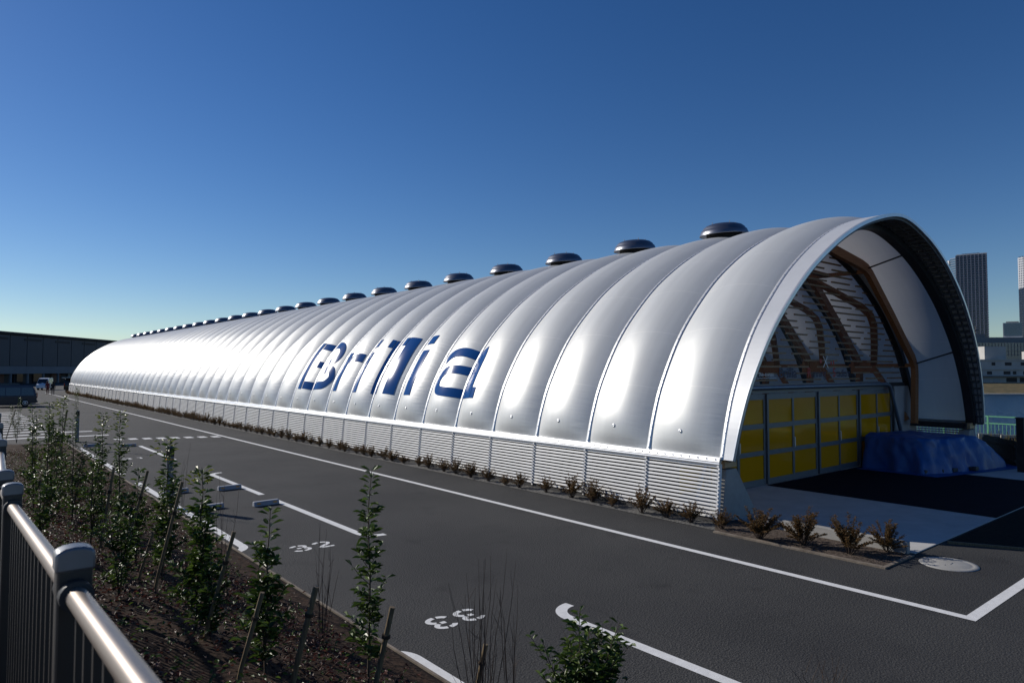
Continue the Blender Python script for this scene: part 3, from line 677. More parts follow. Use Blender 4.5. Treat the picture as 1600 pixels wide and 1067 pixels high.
# doors: nine leaves, three panes each
XE = [-7.15, -5.75, -4.32, -2.89, -1.38, .14, 1.57, 3.0, 4.42, 5.72]
for i in range(9):
    x0, x1 = XE[i]+.012, XE[i+1]-.012
    y = Y1-.03-(.05 if i % 2 else 0)
    b = MB(); z0, z1 = SLZ+.015, 2.60; w = .085
    b.box(x0, x0+w, y-.03, y+.03, z0, z1); b.box(x1-w, x1, y-.03, y+.03, z0, z1)
    zs = [(z0, z0+.17), (.87, 1.0), (1.62, 1.76), (z1-.16, z1)]
    for a, c in zs: b.box(x0+w, x1-w, y-.028, y+.028, a, c)
    d = b.build('sliding_door', M['door_frame'], ST)
    hb = MB(); xh = x1-w*.5 if i % 2 else x0+w*.5; hb.tube([(xh, y-.035, .98), (xh, y-.075, 1.0), (xh, y-.075, 1.28), (xh, y-.035, 1.3)], .011, 6); hb.build('handle', M['alu'], d)
    for (a, c), (e, f) in zip(zs[:-1], zs[1:]):
        pb = MB(); pb.box(x0+w, x1-w, y-.006, y+.006, c, e); pb.build('door_pane', M['yellow'], d)
b = MB(); b.box(XE[0], XE[-1], Y1-.10, Y1+.05, 2.62, 2.70); b.box(XE[0], 4.6, Y1-.14, Y1-.02, 2.84, 2.88); b.build('door_header', M['door_frame'], ST)
b = MB(); b.tube([(-6.5, Y1-.22, SLZ), (-5.25, Y1-.22, 2.6), (-5.1, Y1-.22, 2.74), (-4.9, Y1-.22, 2.78), (4.9, Y1-.22, 2.78), (5.1, Y1-.22, 2.74), (5.25, Y1-.22, 2.6), (6.6, Y1-.22, SLZ)], .065, 12)
auto_smooth(b.build('pipe_frame', M['pipe'], ST))
b = MB(); b.box(5.98, 7.86, Y1-.07, Y1-.03, .98, 2.68); b.build('pale_wall_panel', M['white_panel'], ST)
b = MB(); b.box(5.74, 7.7, Y1-.02, Y1+.02, SLZ+.01, 2.82); b.prism([(-7.62, SLZ+.01), (-7.2, SLZ+.01), (-7.2, 2.82), (-7.36, 2.82), (-7.6, 2.1)], 'y', Y1-.02, Y1+.02); b.build('side_infill', M['dark_steel'], ST)
# timber frames: polygon arches, purlins, gussets and curved braces
def poly_arch(y, half=1):
    c = [(-6.86, 1.3), (-7.0, 3.1), (-6.98, 3.4), (-6.75, 3.72), (-5.0, 5.2), (-3.3, 6.55), (-3.0, 6.72), (-2.6, 6.82), (0, 7.2)]
    c = c+[(-x, z) for x, z in c[:-1][::-1]]
    return [(x, y, z) for x, z in c]
YF = Y0+1.62
b = MB(); b.beam(poly_arch(YF), .16, .30, (0, 1, 0)); b.build('timber_arch', M['timber'], ST)
for kk in range(1, 9):
    b = MB(); b.beam(poly_arch(YF+kk*BAY), .16, .30, (0, 1, 0)); b.build('timber_arch', M['timber'], ST)
for kk in range(2, 9):
    b = MB(); yy = Y0+kk*BAY; b.grid(np.stack([ring(-.10, yy-.06), ring(-.30, yy-.06), ring(-.30, yy+.06), ring(-.10, yy+.06), ring(-.10, yy-.06)], 1)[:, ::-1]); b.build('arch_beam', M['dark_steel'], ST)
for sd in (-1, 1):
    for (x, z) in ((6.9, 3.45), (3.05, 6.62)):
        b = MB(); b.beam([(sd*x, YF, z), (sd*x, YF+8*BAY, z)], .13, .16, (0, 0, 1)); b.build('timber_purlin', M['timber'], ST)
    for kk in range(1, 8):
        y = YF+kk*BAY
        b = MB(); b.beam([(sd*6.86, y-.72, 3.4), (sd*6.86, y+.25, 3.4)], .50, .10, (0, 0, 1)); b.build('gusset', M['timber'], ST)
        b = MB(); b.beam([(sd*3.05, y-.5, 6.62), (sd*3.05, y+.4, 6.62)], .10, .30, (0, 0, 1)); b.build('gusset', M['timber'], ST)
        def sp(t): return sd*(6.85-3.75*t), 3.5+3.12*t
        pts = [(*(lambda q: (q[0], y-.62+dy, q[1]))(sp(t)),) for t, dy in ((0, 0), (.25, -.42), (.45, -.72), (.56, -.78), (.66, -.62), (.8, -.1), (1.0, .66))]
        b = MB(); b.beam(pts, .13, .22, (sd*.64, 0, .77)); b.build('timber_brace', M['timber'], ST)
        b = MB(); b.beam([(sd*6.86, y-.62, 3.3), (sd*6.88, y-1.3, 2.2), (sd*6.86, y-1.75, 1.4)], .12, .2, (1, 0, 0)); b.build('timber_brace', M['timber'], ST)
        b = MB(); b.beam([(sd*3.05, y-.7, 6.6), (0, y+.35, 7.12)], .12, .2, (0, 0, 1)); b.build('timber_brace', M['timber'], ST)
for sd in (-1, 1):
    b = MB(); b.tube([(sd*3.1, YF, 6.72), (sd*2.45, Y0+.05, 6.98)], .028, 8); b.build('strut_rod', M['dark_steel'], ST); b = MB(); b.tube([(sd*7.0, YF, 3.5), (sd*6.75, Y0+.05, 3.98)], .028, 8)
    b.build('strut_rod', M['dark_steel'], ST)
b = MB(); b.box(7.35, 7.7, Y0+.1, Y0+3.9, 1.17, 1.36); b.build('wall_plate', M['dark_steel'], ST)
b = MB(); b.box(-7.7, -7.35, Y0+.5, Y0+3.9, 1.17, 1.36); b.build('wall_plate', M['dark_steel'], ST)

# ------------------------------------------------------------------ tarpaulin-covered pile in the entrance
def tarp_pile():
    o = thing('covered_pile', (25.3, 8.9, SLZ), 'big blue tarpaulin draped over a stack of materials in the stadium entrance', 'tarpaulin pile')
    rings = [(-.02, 1.06), (.20, 1.03), (.55, 1.0), (.8, .97), (.94, .92), (1.0, .82), (1.035, .74), (1.05, .55), (1.06, 0)]
    # footprint (world, metres): left back, left front corner, front corner, right end, right back
    F = [(23.75, 10.35), (23.62, 8.45), (23.95, 8.2), (26.2, 7.55), (27.6, 7.3), (27.9, 9.2), (26.5, 10.2)]
    top = [(24.0, 10.25), (23.85, 8.75), (24.1, 8.5), (25.5, 8.1), (26.2, 8.0), (26.4, 9.2), (26.2, 10.1)]
    N = 150; zs = np.linspace(0, 1, 26); Fp = np.array(F); Tp = np.array(top)
    def loop(P):
        Q = np.vstack([P, P[:1]]); d = np.r_[0, np.cumsum(np.hypot(*np.diff(Q, axis=0).T))]
        q = np.linspace(0, d[-1], N, endpoint=False); return np.c_[np.interp(q, d, Q[:, 0]), np.interp(q, d, Q[:, 1])]
    A = loop(Fp); Bt = loop(Tp); c = Bt.mean(0)
    V = []
    for zi in zs:
        row = []
        for i in range(N):
            f = A[i]*(1-zi)+Bt[i]*zi
            nn = (f-c); nn = nn/np.hypot(*nn)
            w = noise.noise(Vector((f[0]*2.2, f[1]*2.2, zi*.7)))*.10*(1-zi*.6)+math.sin(i*0.62+2.0*noise.noise(Vector((i*.13, zi, 0))))*.035*(1-zi)**.7*(1-.2*zi)
            w += noise.noise(Vector((f[0]*6, f[1]*6, zi*4)))*.03-abs(noise.noise(Vector((f[0]*3.1, f[1]*3.1, zi*1.1+9))))*.16*(1-.5*zi)+.05
            h = 1.08+.10*noise.noise(Vector((f[0]*.9, f[1]*.9, 3)))
            row.append((f[0]+nn[0]*w-25.3, f[1]+nn[1]*w-8.9, max(0.005, h*math.sin(zi*pi/2)**.85 if zi > 0 else .01)))
        V.append(row)
    b = MB(); P = np.array(V); P = np.concatenate([P, P[:, :1]], 1)
    # close the top towards its centre
    cap = []
    for kf in (.92, .75, .5, .25, .02):
        row = P[-1].copy(); ctr = np.array([c[0]-25.3, c[1]-8.9]); row[:, :2] = ctr+(row[:, :2]-ctr)*kf
        row[:, 2] = [1.12+.09*noise.noise(Vector((x*1.3, y*1.3, 7)))-.10*abs(noise.noise(Vector((x*2.6, y*2.6, 2)))) for x, y in row[:, :2]]
        cap.append(row)
    P = np.concatenate([P, np.array(cap)], 0); b.grid(P[:, ::-1])
    b.build('tarpaulin', M['tarp'], o, True)
    b = MB()
    for x, y in ((-1.3, -.78), (-.75, -.82), (-.35, -.86), (.35, -1.2)): b.cbox((x, y, .07), (.34, .3, .13), Matrix.Rotation(.2*x, 4, 'Z'))
    b.build('sandbag', M['dark_steel'], o, bevel=.03)
tarp_pile()

# dark board fence, green railing with sign panels and reeds by the quay
fd = thing('board_fence', (30.0, 8.6, 0), 'low dark board fence panel between the tarpaulin and the green railing', 'fence', rz=math.atan2(-1.55, -2.1))
b = MB()
for i in range(16): b.box(i*.16, i*.16+.152, -.02, .02, 0.02, .86+.008*(i % 3))
b.build('board', M['dark_fence'], fd)
b = MB(); b.box(0, 2.55, -.065, -.021, .65, .75); b.box(0, 2.55, -.065, -.021, .15, .25); b.build('rail', M['dark_fence'], fd)
dp = thing('dark_gate_post', tuple(gp(1597, 738)), 'dark maroon post at the right edge beside the low board fence', 'post')
b = MB(); b.box(-.12, .16, -.1, .1, 0, 1.72); b.build('shaft', M['dark_fence'], dp, bevel=.01); b = MB(); b.box(-.14, .18, -.12, .12, 1.72, 1.76); b.build('cap', M['dark_steel'], dp)

gr = thing('quay_railing', (0, 0, 0), 'pale green metal railing along the canal edge behind the board fence', 'railing')
gx = 32.6
def railpost(y): b = MB(); b.box(gx-.03, gx+.03, y-.03, y+.03, 0, 1.42); b.build('post', M['green_rail'], gr)
for i in range(16): railpost(-2.0+i*1.6)
b = MB()
for z in (1.40, 1.12, .16): b.box(gx-.022, gx+.022, -3.5, 22.5, z-.022, z+.022)
b.build('rail', M['green_rail'], gr)
b = MB()
for i in range(200): b.box(gx-.008, gx+.008, -3.4+i*.13, -3.4+i*.13+.016, .18, 1.10)
b.build('baluster', M['green_rail'], gr)['kind'] = 'stuff'
for px, py, lab in ((1549, 703, 'white information board with a dark panel, left of two below the green railing'), (1584, 703, 'white information board with a dark panel, right of two below the green railing')):
    p = Vector((31.6, 0, 0)); d = ray(px, py); kx = 31.6/d.x; y = d.y*kx
    t = thing('notice_board', (31.6, y, 0), lab, 'sign board', 'white boards below the green railing', rz=-R(55))
    b = MB(); b.box(-.42, .42, -.03, .03, .0, .78); b.build('board', M['far_white'], t)
    b = MB(); b.box(-.30, .30, -.04, -.031, .34, .68); b.build('dark_panel', M['navy'], t)
b = MB()
for i in range(260):
    x = 30.6+random.random()*1.3; y = 6+random.random()*4.2; h = .5+random.random()*.6; a = random.random()*6.3; l = random.random()*.3
    p = Vector((x, y, 0)); q_ = p+Vector((math.cos(a)*l, math.sin(a)*l, h)); w = Vector((-math.sin(a), math.cos(a), 0))*.012
    b.add([p-w, p+w, (p+q_)/2+w+Vector((0, 0, .1)), q_, (p+q_)/2-w+Vector((0, 0, .1))], [(0, 1, 2, 3, 4)])
tag(b.build('reeds', M['reed']), 'dry straw-coloured grass tufts growing in front of the green railing', 'grass', kind='stuff')

# ------------------------------------------------------------------ far bank and skyline, in a frame turned to face the camera position's bearing
ROT = Matrix.Rotation(-YAW, 4, 'Z')
def far_empty(name, px, D, label, cat, group=None):
    p = at_depth(px, 577, D); o = thing(name, (p.x, p.y, 0), label, cat, group, rz=-YAW); return o
BZ = -0.35
b = MB(); b.add([(-500, 0, -3.2), (600, 0, -3.2), (600, 0, -2.55), (-500, 0, -2.55), (600, 1.2, -2.5), (-500, 1.2, -2.5)], [(0, 1, 2, 3), (3, 2, 4, 5)])
o = b.build('far_quay', M['quay']); o.rotation_euler = (0, 0, -YAW); o.location = at_depth(1560, 577, 164)*1; o.location.z = 0; o['kind'] = 'structure'
b = MB(); b.add([(-500, 1.2, -2.5), (600, 1.2, -2.5), (600, 17, BZ), (-500, 17, BZ)], [(0, 1, 2, 3)])
b.add([(-500, 17, BZ), (600, 17, BZ), (600, 3000, BZ), (-500, 3000, BZ)], [(0, 1, 2, 3)])
o2 = b.build('grass_bank', M['grass_bank']); o2.rotation_euler = (0, 0, -YAW); o2.location = o.location; o2['kind'] = 'structure'

w = far_empty('waterside_building', 1560, 186, 'low weathered white building with dark openings on the far canal bank', 'building')
def fx(px, D): return (px-1560)*D/1067.0
D = 186
def fz(py, D): return CAM_Z+(577-py)*D/1067.0
b = MB(); b.box(fx(1440, D), fx(1760, D), 0, 14, BZ, fz(563, D)); b.box(fx(1545, D), fx(1579, D), 1.5, 10, fz(563, D)+.01, fz(541, D)); b.box(fx(1640, D), fx(1700, D), 1.5, 10, fz(563, D)+.01, fz(548, D)); b.build('wall', M['far_white'], w)
b = MB(); b.box(fx(1438, D), fx(1762, D), -.25, 14, fz(563, D)+.012, fz(561.5, D)); b.box(fx(1440, D), fx(1760, D), -.3, -.005, fz(577.5, D), fz(576.5, D)); b.build('parapet', M['far_white'], w)
ow = random.Random(3)
for py0, py1, step, wid in ((566, 571, 24, 8), (580, 585, 19, 9)):
    px = 1448
    while px < 1750:
        ww = wid*ow.uniform(.5, 1.3); b = MB(); b.box(fx(px, D), fx(px+ww, D), -.03, .3, fz(py1, D), fz(py0, D)); b.build('opening', M['opening'], w); px += step*ow.uniform(.7, 1.4)
b = MB(); b.box(fx(1440, D), fx(1760, D), -1.2, -.02, fz(588.5, D), fz(587, D)); b.build('canopy', M['far_grey'], w)
px = 1446
while px < 1750:
    b = MB(); b.box(fx(px, D), fx(px+ow.uniform(8, 18), D), -.04, .3, fz(597, D), fz(590, D)); b.build('loading_door', M['hall_white'] if ow.random() < .6 else M['opening'], w); px += 21
tb = text_mesh('ooooooo', .8, M['opening'], 'wall_mark', w, Matrix.Translation((fx(1557, D), 1.46, fz(551, D))) @ Matrix.Rotation(pi/2, 4, 'X')); bpy.data.objects.remove(tb)

D = 300
t = far_empty('glass_office', 1560, D, 'long low teal glass office building behind the white waterside building', 'building')
b = MB(); b.box(fx(1490, D), fx(1760, D), 0, 30, BZ, fz(535.5, D)); b.build('facade', M['blue_glass'], t)
b = MB()
for i in range(55): b.box(fx(1491+i*5, D), fx(1491.4+i*5, D), -.15, -.01, fz(556, D), fz(535.5, D))
for py in (541, 548, 554): b.box(fx(1490, D), fx(1760, D), -.12, -.01, fz(py+.4, D), fz(py, D))
b.build('mullion', M['far_grey'], t)
b = MB(); b.box(fx(1538, D), fx(1760, D), 6, 40, fz(535.4, D), fz(526, D)); b.box(fx(1542, D), fx(1560, D), 8, 20, fz(525.9, D), fz(520, D)); b.build('roof', M['far_grey'], t)
b = MB(); b.box(fx(1550.5, D), fx(1551.5, D), 10, 10.5, fz(520, D), fz(507, D)); b.box(fx(1548.5, D), fx(1553.5, D), 9.5, 11, fz(514.5, D), fz(513, D)); b.build('mast', M['dark_steel'], t)
D = 520
t = far_empty('grey_block', 1584, D, 'pale grey glass block standing left of the tower at the right edge', 'building'); t.rotation_euler = (0, 0, -YAW-math.atan((1584-800)/1067.0))
b = MB(); b.box(-6.0, 6.0, 0, 14, BZ, fz(504, D)); b.build('facade', M['tower_light'], t)
b = MB()
for i in range(12): b.box(-5.8, 5.8, -.3, -.02, fz(524-i*1.7, D), fz(523-i*1.7, D))
b.build('window_band', M['blue_glass'], t); b = MB(); b.box(-4, 4, 5, 15, fz(503.9, D), fz(501.5, D)); b.build('roof_plant', M['far_grey'], t)

def tower(px0, pxm, px1, D, ytop, label, light):
    c = (px0+px1)/2; t = far_empty('residential_tower', c, D, label, 'tower block', 'high-rise towers across the canal')
    ang = math.atan((c-800)/1067.0); t.rotation_euler = (0, 0, -YAW-ang)
    X = lambda p: (p-c)*D*math.cos(ang)/1067.0
    zt = fz(ytop, D); H = zt-BZ; nf = 50; dz = H/nf; dark = M['tower_light'] if light else M['tower_dark']
    wd = X(px1)-X(pxm)
    b = MB(); b.box(X(pxm), X(px1), 0, wd*.8, BZ, zt); b.build('core_facade', M['tower_glass'], t)
    b = MB()
    for i in range(nf): b.box(X(pxm)+.3, X(px1)+1.0, -1.5, wd*.8+1, BZ+i*dz, BZ+i*dz+dz*(.42))
    b.build('balcony_slab', dark if light else M['tower_slab'], t)
    b = MB()
    for q_ in range(9): x = X(pxm)+q_*(wd/8); b.box(x-.45, x+.45, -1.9, -1.55, BZ, zt)
    b.build('pier', M['tower_light'] if light else M['tower_slab'], t)
    # glazed recess then the pale wing, set back and turned away
    Tm = Matrix.Translation((X(pxm), -.2, 0)) @ Matrix.Rotation(R(-48), 4, 'Z')
    wl = (X(pxm)-X(px0))*1.5
    b = MB(); b.box(-wl*.33, -.05, 0.3, 20, BZ, zt-2, Tm); b.build('glazed_recess', M['blue_glass'], t)
    b = MB()
    for i in range(nf): b.box(-wl*.32, -.3, .05, .29, BZ+i*dz, BZ+i*dz+dz*.3, Tm)
    b.build('spandrel', M['tower_slab'], t)
    b = MB(); b.box(-wl*1.1, -wl*.34, -.6, 20, BZ, zt-4, Tm); b.build('wing', M['tower_light'], t)
    b = MB()
    for i in range(nf-1):
        for q_ in range(3): x0_ = -wl*1.05+q_*wl*.23+1.0; b.box(x0_, x0_+wl*.11, -.75, -.61, BZ+i*dz+dz*.35, BZ+i*dz+dz*.9, Tm)
    b.build('wing_window', M['tower_glass'], t)
    b = MB(); b.box(X(pxm)+.5, X(px1)+1, -1.5, 10, zt+.02, zt+1.2); b.build('parapet', M['tower_light'], t)
    b = MB(); b.box(X(pxm)+wd*.2, X(px1)-wd*.2, 8, 22, zt+1.21, zt+3); b.build('roof_plant', M['tower_dark'], t)
tower(1468, 1498, 1545, 800, 398.5, 'tall dark slate residential tower with a pale wing across the canal', False)
tower(1596, 1609, 1690, 780, 391, 'pale white-banded tower cut off by the right edge of the view', True)

# ------------------------------------------------------------------ dark hall at the far left
A0 = Vector((8.5, 185.0)); dirv = Vector((math.sin(R(34.6)), math.cos(R(34.6))))
hall = thing('dark_hall', (A0.x, A0.y, 0), 'wide dark metal-clad hall closing the road at the far left', 'building', rz=pi/2-R(34.6))
HT = 11.6
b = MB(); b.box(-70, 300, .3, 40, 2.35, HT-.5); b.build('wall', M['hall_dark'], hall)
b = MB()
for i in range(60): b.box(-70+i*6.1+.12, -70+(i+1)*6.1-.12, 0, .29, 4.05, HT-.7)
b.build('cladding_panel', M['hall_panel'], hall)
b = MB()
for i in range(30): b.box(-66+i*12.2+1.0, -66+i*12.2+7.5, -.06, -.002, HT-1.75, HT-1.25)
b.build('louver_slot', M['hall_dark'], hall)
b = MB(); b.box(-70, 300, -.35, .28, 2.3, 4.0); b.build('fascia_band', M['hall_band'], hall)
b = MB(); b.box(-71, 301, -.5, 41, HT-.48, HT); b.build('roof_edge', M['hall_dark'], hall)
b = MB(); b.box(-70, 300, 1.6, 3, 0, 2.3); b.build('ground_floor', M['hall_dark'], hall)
hr = random.Random(8)
for i in range(40):
    x = -66+i*7.3; b = MB(); b.box(x, x+hr.uniform(2, 4.5), 1.3, 1.58, 0.05, 2.25); b.build('shopfront', hr.choice([M['hall_white'], M['glass'], M['hall_brick'], M['glass']]), hall)
b = MB()
for i in range(60): b.box(-69.8+i*6.1, -69.4+i*6.1, -.2, .2, 0, 2.3)
b.build('column', M['hall_band'], hall)
b = MB(); b.box(-3, 4, 6, 9, HT+.01, HT+.5); b.build('roof_plant', M['hall_dark'], hall)

# ------------------------------------------------------------------ vehicles
def vehicle(name, loc, rz, paintm, label, cat, L=4.7, Wd=1.72, H=1.85, kind='minivan'):
    t = thing(name, loc, label, cat, None, rz)          # local: +x is the front
    h = L/2
    if kind == 'minivan':
        low = [(-h, .32), (-h-.03, .55), (-h-.02, .95), (h-.95, .95), (h-.15, .82), (h, .6), (h-.02, .3)]
        cab = [(-h-.02, .95), (-h+.10, 1.45), (-h+.28, H-.06), (-h+.6, H), (h-2.1, H-.02), (h-1.75, H-.12), (h-.95, .95)]
    else:
        low = [(-h, .35), (-h-.02, .7), (-h, 1.05), (h-.45, 1.05), (h-.08, .85), (h, .55), (h-.02, .32)]
        cab = [(-h, 1.05), (-h+.05, 1.7), (-h+.15, H-.04), (-h+.35, H), (h-1.2, H-.03), (h-.95, H-.15), (h-.45, 1.05)]
    b = MB()
    def loft(poly, ws):                                  # side outline swept across the width with tumblehome
        n = len(poly); rows = []
        for y, inset in ws:
            rows.append([(x*(1-inset*.05), y*Wd/2*(1-(0.13 if z > 1.0 else .02)*max(0, (z-.9))*abs(y)), z) for x, z in poly])
        o_ = len(b.v); b.v += [p for r_ in rows for p in r_]
        for i in range(len(rows)-1):
            for k_ in range(n): b.f.append((o_+i*n+k_, o_+i*n+(k_+1) % n, o_+(i+1)*n+(k_+1) % n, o_+(i+1)*n+k_)); b.mi.append(0)
        b.f.append(tuple(o_+k_ for k_ in range(n))); b.f.append(tuple(o_+(len(rows)-1)*n+k_ for k_ in range(n))[::-1]); b.mi += [0, 0]
    ws = [(-1, 1), (-.93, .3), (0, 0), (.93, .3), (1, 1)]
    loft(low, ws); loft(cab, ws)
    auto_smooth(b.build('body', paintm, t, bevel=.04), 35)
    # side windows, rear and front screens
    for sd in (-1, 1):
        b = MB(); zt = H-.16; zb = 1.0
        xs = [(-h+.22, -h+1.15), (-h+1.22, -h+2.25), (-h+2.32, h-1.35)]
        for x0, x1 in xs:
            yb = sd*(Wd/2*(1-.13*(zb-.9))+.012); yt = sd*(Wd/2*(1-.13*(zt-.9))+.012)
            x1t = x1-(.42 if x1 > h-1.6 else 0); x0t = x0+(.12 if x0 < -h+.3 else 0)
            b.add([(x0, yb, zb), (x1, yb, zb), (x1t, yt, zt), (x0t, yt, zt)], [(0, 1, 2, 3) if sd < 0 else (3, 2, 1, 0)])
        b.build('side_window', M['glass'], t)
    b = MB(); b.add([(-h-.03, -.66, 1.02), (-h-.03, .66, 1.02), (-h+.17, .6, H-.2), (-h+.17, -.6, H-.2)], [(3, 2, 1, 0)]); b.build('rear_window', M['glass'], t)
    b = MB(); b.add([(h-.93+(0 if kind == 'minivan' else .5), -.7, 1.0), (h-.93+(0 if kind == 'minivan' else .5), .7, 1.0), (h-1.7+(0 if kind == 'minivan' else .8), .6, H-.13), (h-1.7+(0 if kind == 'minivan' else .8), -.6, H-.13)], [(0, 1, 2, 3)]); b.build('windscreen', M['glass'], t)
    for sd in (-1, 1):
        b = MB(); b.cbox((-h-.02, sd*(Wd/2-.12), 1.0), (.05, .14, .42)); b.build('tail_lamp', M['lamp_red'], t, bevel=.015)
        b = MB(); b.cbox((h-.09, sd*(Wd/2-.25), .68), (.1, .3, .16)); b.build('headlight', M['lamp_white'], t, bevel=.02)
        b = MB(); b.cbox((h-1.3, sd*(Wd/2+.08), 1.05), (.12, .18, .14)); b.build('wing_mirror', paintm, t, bevel=.03)
        for xw in (-h+.85, h-.85):
            T = Matrix.Translation((xw, sd*(Wd/2-.1), .31)) @ Matrix.Rotation(sd*pi/2, 4, 'X') @ Matrix.Rotation(pi, 4, 'X')
            b = MB(); b.lathe([(.19, -.1), (.30, -.1), (.315, -.06), (.315, .08), (.30, .115), (.21, .115)], 24, T); wl = b.build('wheel', M['tyre'], t, True)
            b = MB(); b.lathe([(0, .10), (.06, .11), (.1, .09), (.2, .105), (.215, .1)], 20, T); b.build('rim', M['rim'], wl, True)
    b = MB(); b.cbox((-h-.05, 0, .72), (.02, .34, .16)); b.build('number_plate', M['plate'], t)
    b = MB(); b.cbox((-h-.02, 0, .42), (.1, Wd*.92, .18)); b.cbox((h-.02, 0, .42), (.1, Wd*.92, .2)); b.build('bumper', paintm, t, bevel=.03)
    return t
p = gp(56, 634)
vehicle('minivan', (p.x-2.35, p.y, 0), pi+.0, M['car_navy'], 'dark navy minivan parked at the left edge beyond the hatched marking', 'minivan')
vehicle('minivan', (p.x-2.9, p.y+6.5, 0), pi, M['car_black'], 'black minivan mostly hidden behind the navy minivan at the left', 'minivan', H=1.95)
p = gp(70, 609)
vehicle('delivery_van', (p.x, p.y, 0), R(250), M['car_white'], 'small white van parked on the far road before the dark hall', 'van', L=3.6, Wd=1.5, H=1.9, kind='van')
p = gp(98, 611)
tv = vehicle('hatchback_van', (p.x+1.2, p.y-4, 0), R(60), M['car_black'], 'dark van with its pale tailgate raised, beside the stadium far end', 'van', L=3.8, Wd=1.7, H=1.9, kind='van')
b = MB(); b.box(-3.0, -1.7, -.8, .8, 1.98, 2.05, Matrix.Translation((0, 0, -.3)) @ Matrix.Rotation(R(8), 4, 'Y')); b.build('raised_tailgate', M['car_silver'], tv, bevel=.02)

# ------------------------------------------------------------------ people walking far down the road
def person(loc, rz, top, legs, label, stride=.22):
    t = thing('person', loc, label, 'person', 'people walking towards the far vans', rz)
    V = [(0, 0, .95), (0, 0, 1.2), (0, 0, 1.42), (0, 0, 1.52), (0, .02, 1.62), (0, .02, 1.73),
         (.18, 0, 1.40), (.23, -.05, 1.12), (.22, .06, .86), (.22, .09, .78), (-.18, 0, 1.40), (-.23, .05, 1.12), (-.22, .1, .87), (-.22, .14, .79),
         (.09, 0, .90), (.10, stride*.6, .50), (.10, stride*.3, .09), (.10, stride*.3+.16, .04), (-.09, 0, .90), (-.10, -stride*.1, .50), (-.10, -stride, .10), (-.10, -stride+.15, .04)]
    E = [(0, 1), (1, 2), (2, 3), (3, 4), (4, 5), (2, 6), (6, 7), (7, 8), (8, 9), (2, 10), (10, 11), (11, 12), (12, 13), (0, 14), (14, 15), (15, 16), (16, 17), (0, 18), (18, 19), (19, 20), (20, 21)]
    rad = [.15, .145, .15, .06, .09, .085, .065, .05, .04, .035, .065, .05, .04, .035, .1, .075, .055, .04, .1, .075, .055, .04]
    mesh = bpy.data.meshes.new('body'); mesh.from_pydata(V, E, [])
    o = link('body', mesh, t); mesh.materials.append(top)
    sk = o.modifiers.new('skin', 'SKIN'); 
    for v, r_ in zip(mesh.skin_vertices[0].data, rad): v.radius = (r_, r_*.85)
    mesh.skin_vertices[0].data[0].use_root = True
    ss_ = o.modifiers.new('sub', 'SUBSURF'); ss_.levels = 1; ss_.render_levels = 2
    b = MB(); b.lathe([(0, 1.79), (.06, 1.78), (.1, 1.72), (.105, 1.66), (.1, 1.62), (.09, 1.60)], 14, Matrix.Translation((0, -.01, 0))); b.build('hair', M['hair'], t, True)
    b = MB(); b.lathe([(.06, 1.70), (.075, 1.66), (.07, 1.60), (.045, 1.55), (.0, 1.54)], 12, Matrix.Translation((0, .075, 0))); b.build('face', M['skin'], t, True)
    return t
p = gp(74, 616); person((p.x, p.y, 0), R(5), M['cloth_red'], M['cloth_dark'], 'person in maroon clothes, left of the two walking down the road')
p = gp(82.5, 617.5); person((p.x, p.y, 0), R(-6), M['cloth_dark'], M['cloth_dark'], 'person in dark clothes, right of the two walking down the road')

# ------------------------------------------------------------------ marker posts and wheel stops
def marker(px, py, h, label):
    p = gp(px, py); t = thing('marker_post', (p.x, p.y, 0), label, 'post', 'grey square posts at the bed edge', rz=-R(3))
    b = MB(); b.box(-.075, .075, -.075, .075, 0, h); b.build('shaft', M['galv'], t, bevel=.01)
    b = MB(); b.box(-.079, .079, -.079, .079, h-.22, h-.01); b.build('dark_band', M['reflector'], t)
    b = MB(); b.box(-.081, .081, -.081, .081, h-.30, h-.275); b.build('amber_stripe', M['amber'], t)
    b = MB(); b.lathe([(0, .03), (.08, .015), (.106, 0)], 4, Matrix.Translation((0, 0, h)) @ Matrix.Rotation(pi/4, 4, 'Z')); b.build('cap', M['galv'], t)
marker(264, 793, 1.44, 'nearer grey square post with a dark band, behind the leafy bed plants')
marker(120, 690, 1.40, 'farther grey square post with a dark band, at the end of the bed')
ws_proto = None
def wheel_stop(x, y, label, w=.62):
    t = thing('wheel_stop', (x, y, 0), label, 'wheel stop', 'concrete wheel stops in the parking bays', rz=R(3))
    b = MB(); b.prism([(-.075, .004), (.075, .004), (.05, .12), (-.05, .12)], 'x', -w/2, w/2); b.build('block', M['stopper'], t, bevel=.012)
    b = MB()
    for q_ in (-.2, .2): b.cbox((q_, -.066, .07), (.09, .014, .03))
    b.build('reflector', M['amber'], t)
wheel_stop(6.04, 16.75, 'wheel stop at the outer line, nearer of the pair before bay 32')
wheel_stop(4.84, 17.1, 'wheel stop beside the planted bed before bay 32')
wheel_stop(6.04, 19.55, 'wheel stop at the outer line behind bay 32, second from the front')
wheel_stop(4.75, 19.85, 'wheel stop half hidden by the near marker post')
wheel_stop(6.0, 33.15, 'far wheel stop at the outer line of bay 31')
wheel_stop(4.8, 34.1, 'far wheel stop behind the leafy plants near the bed end')

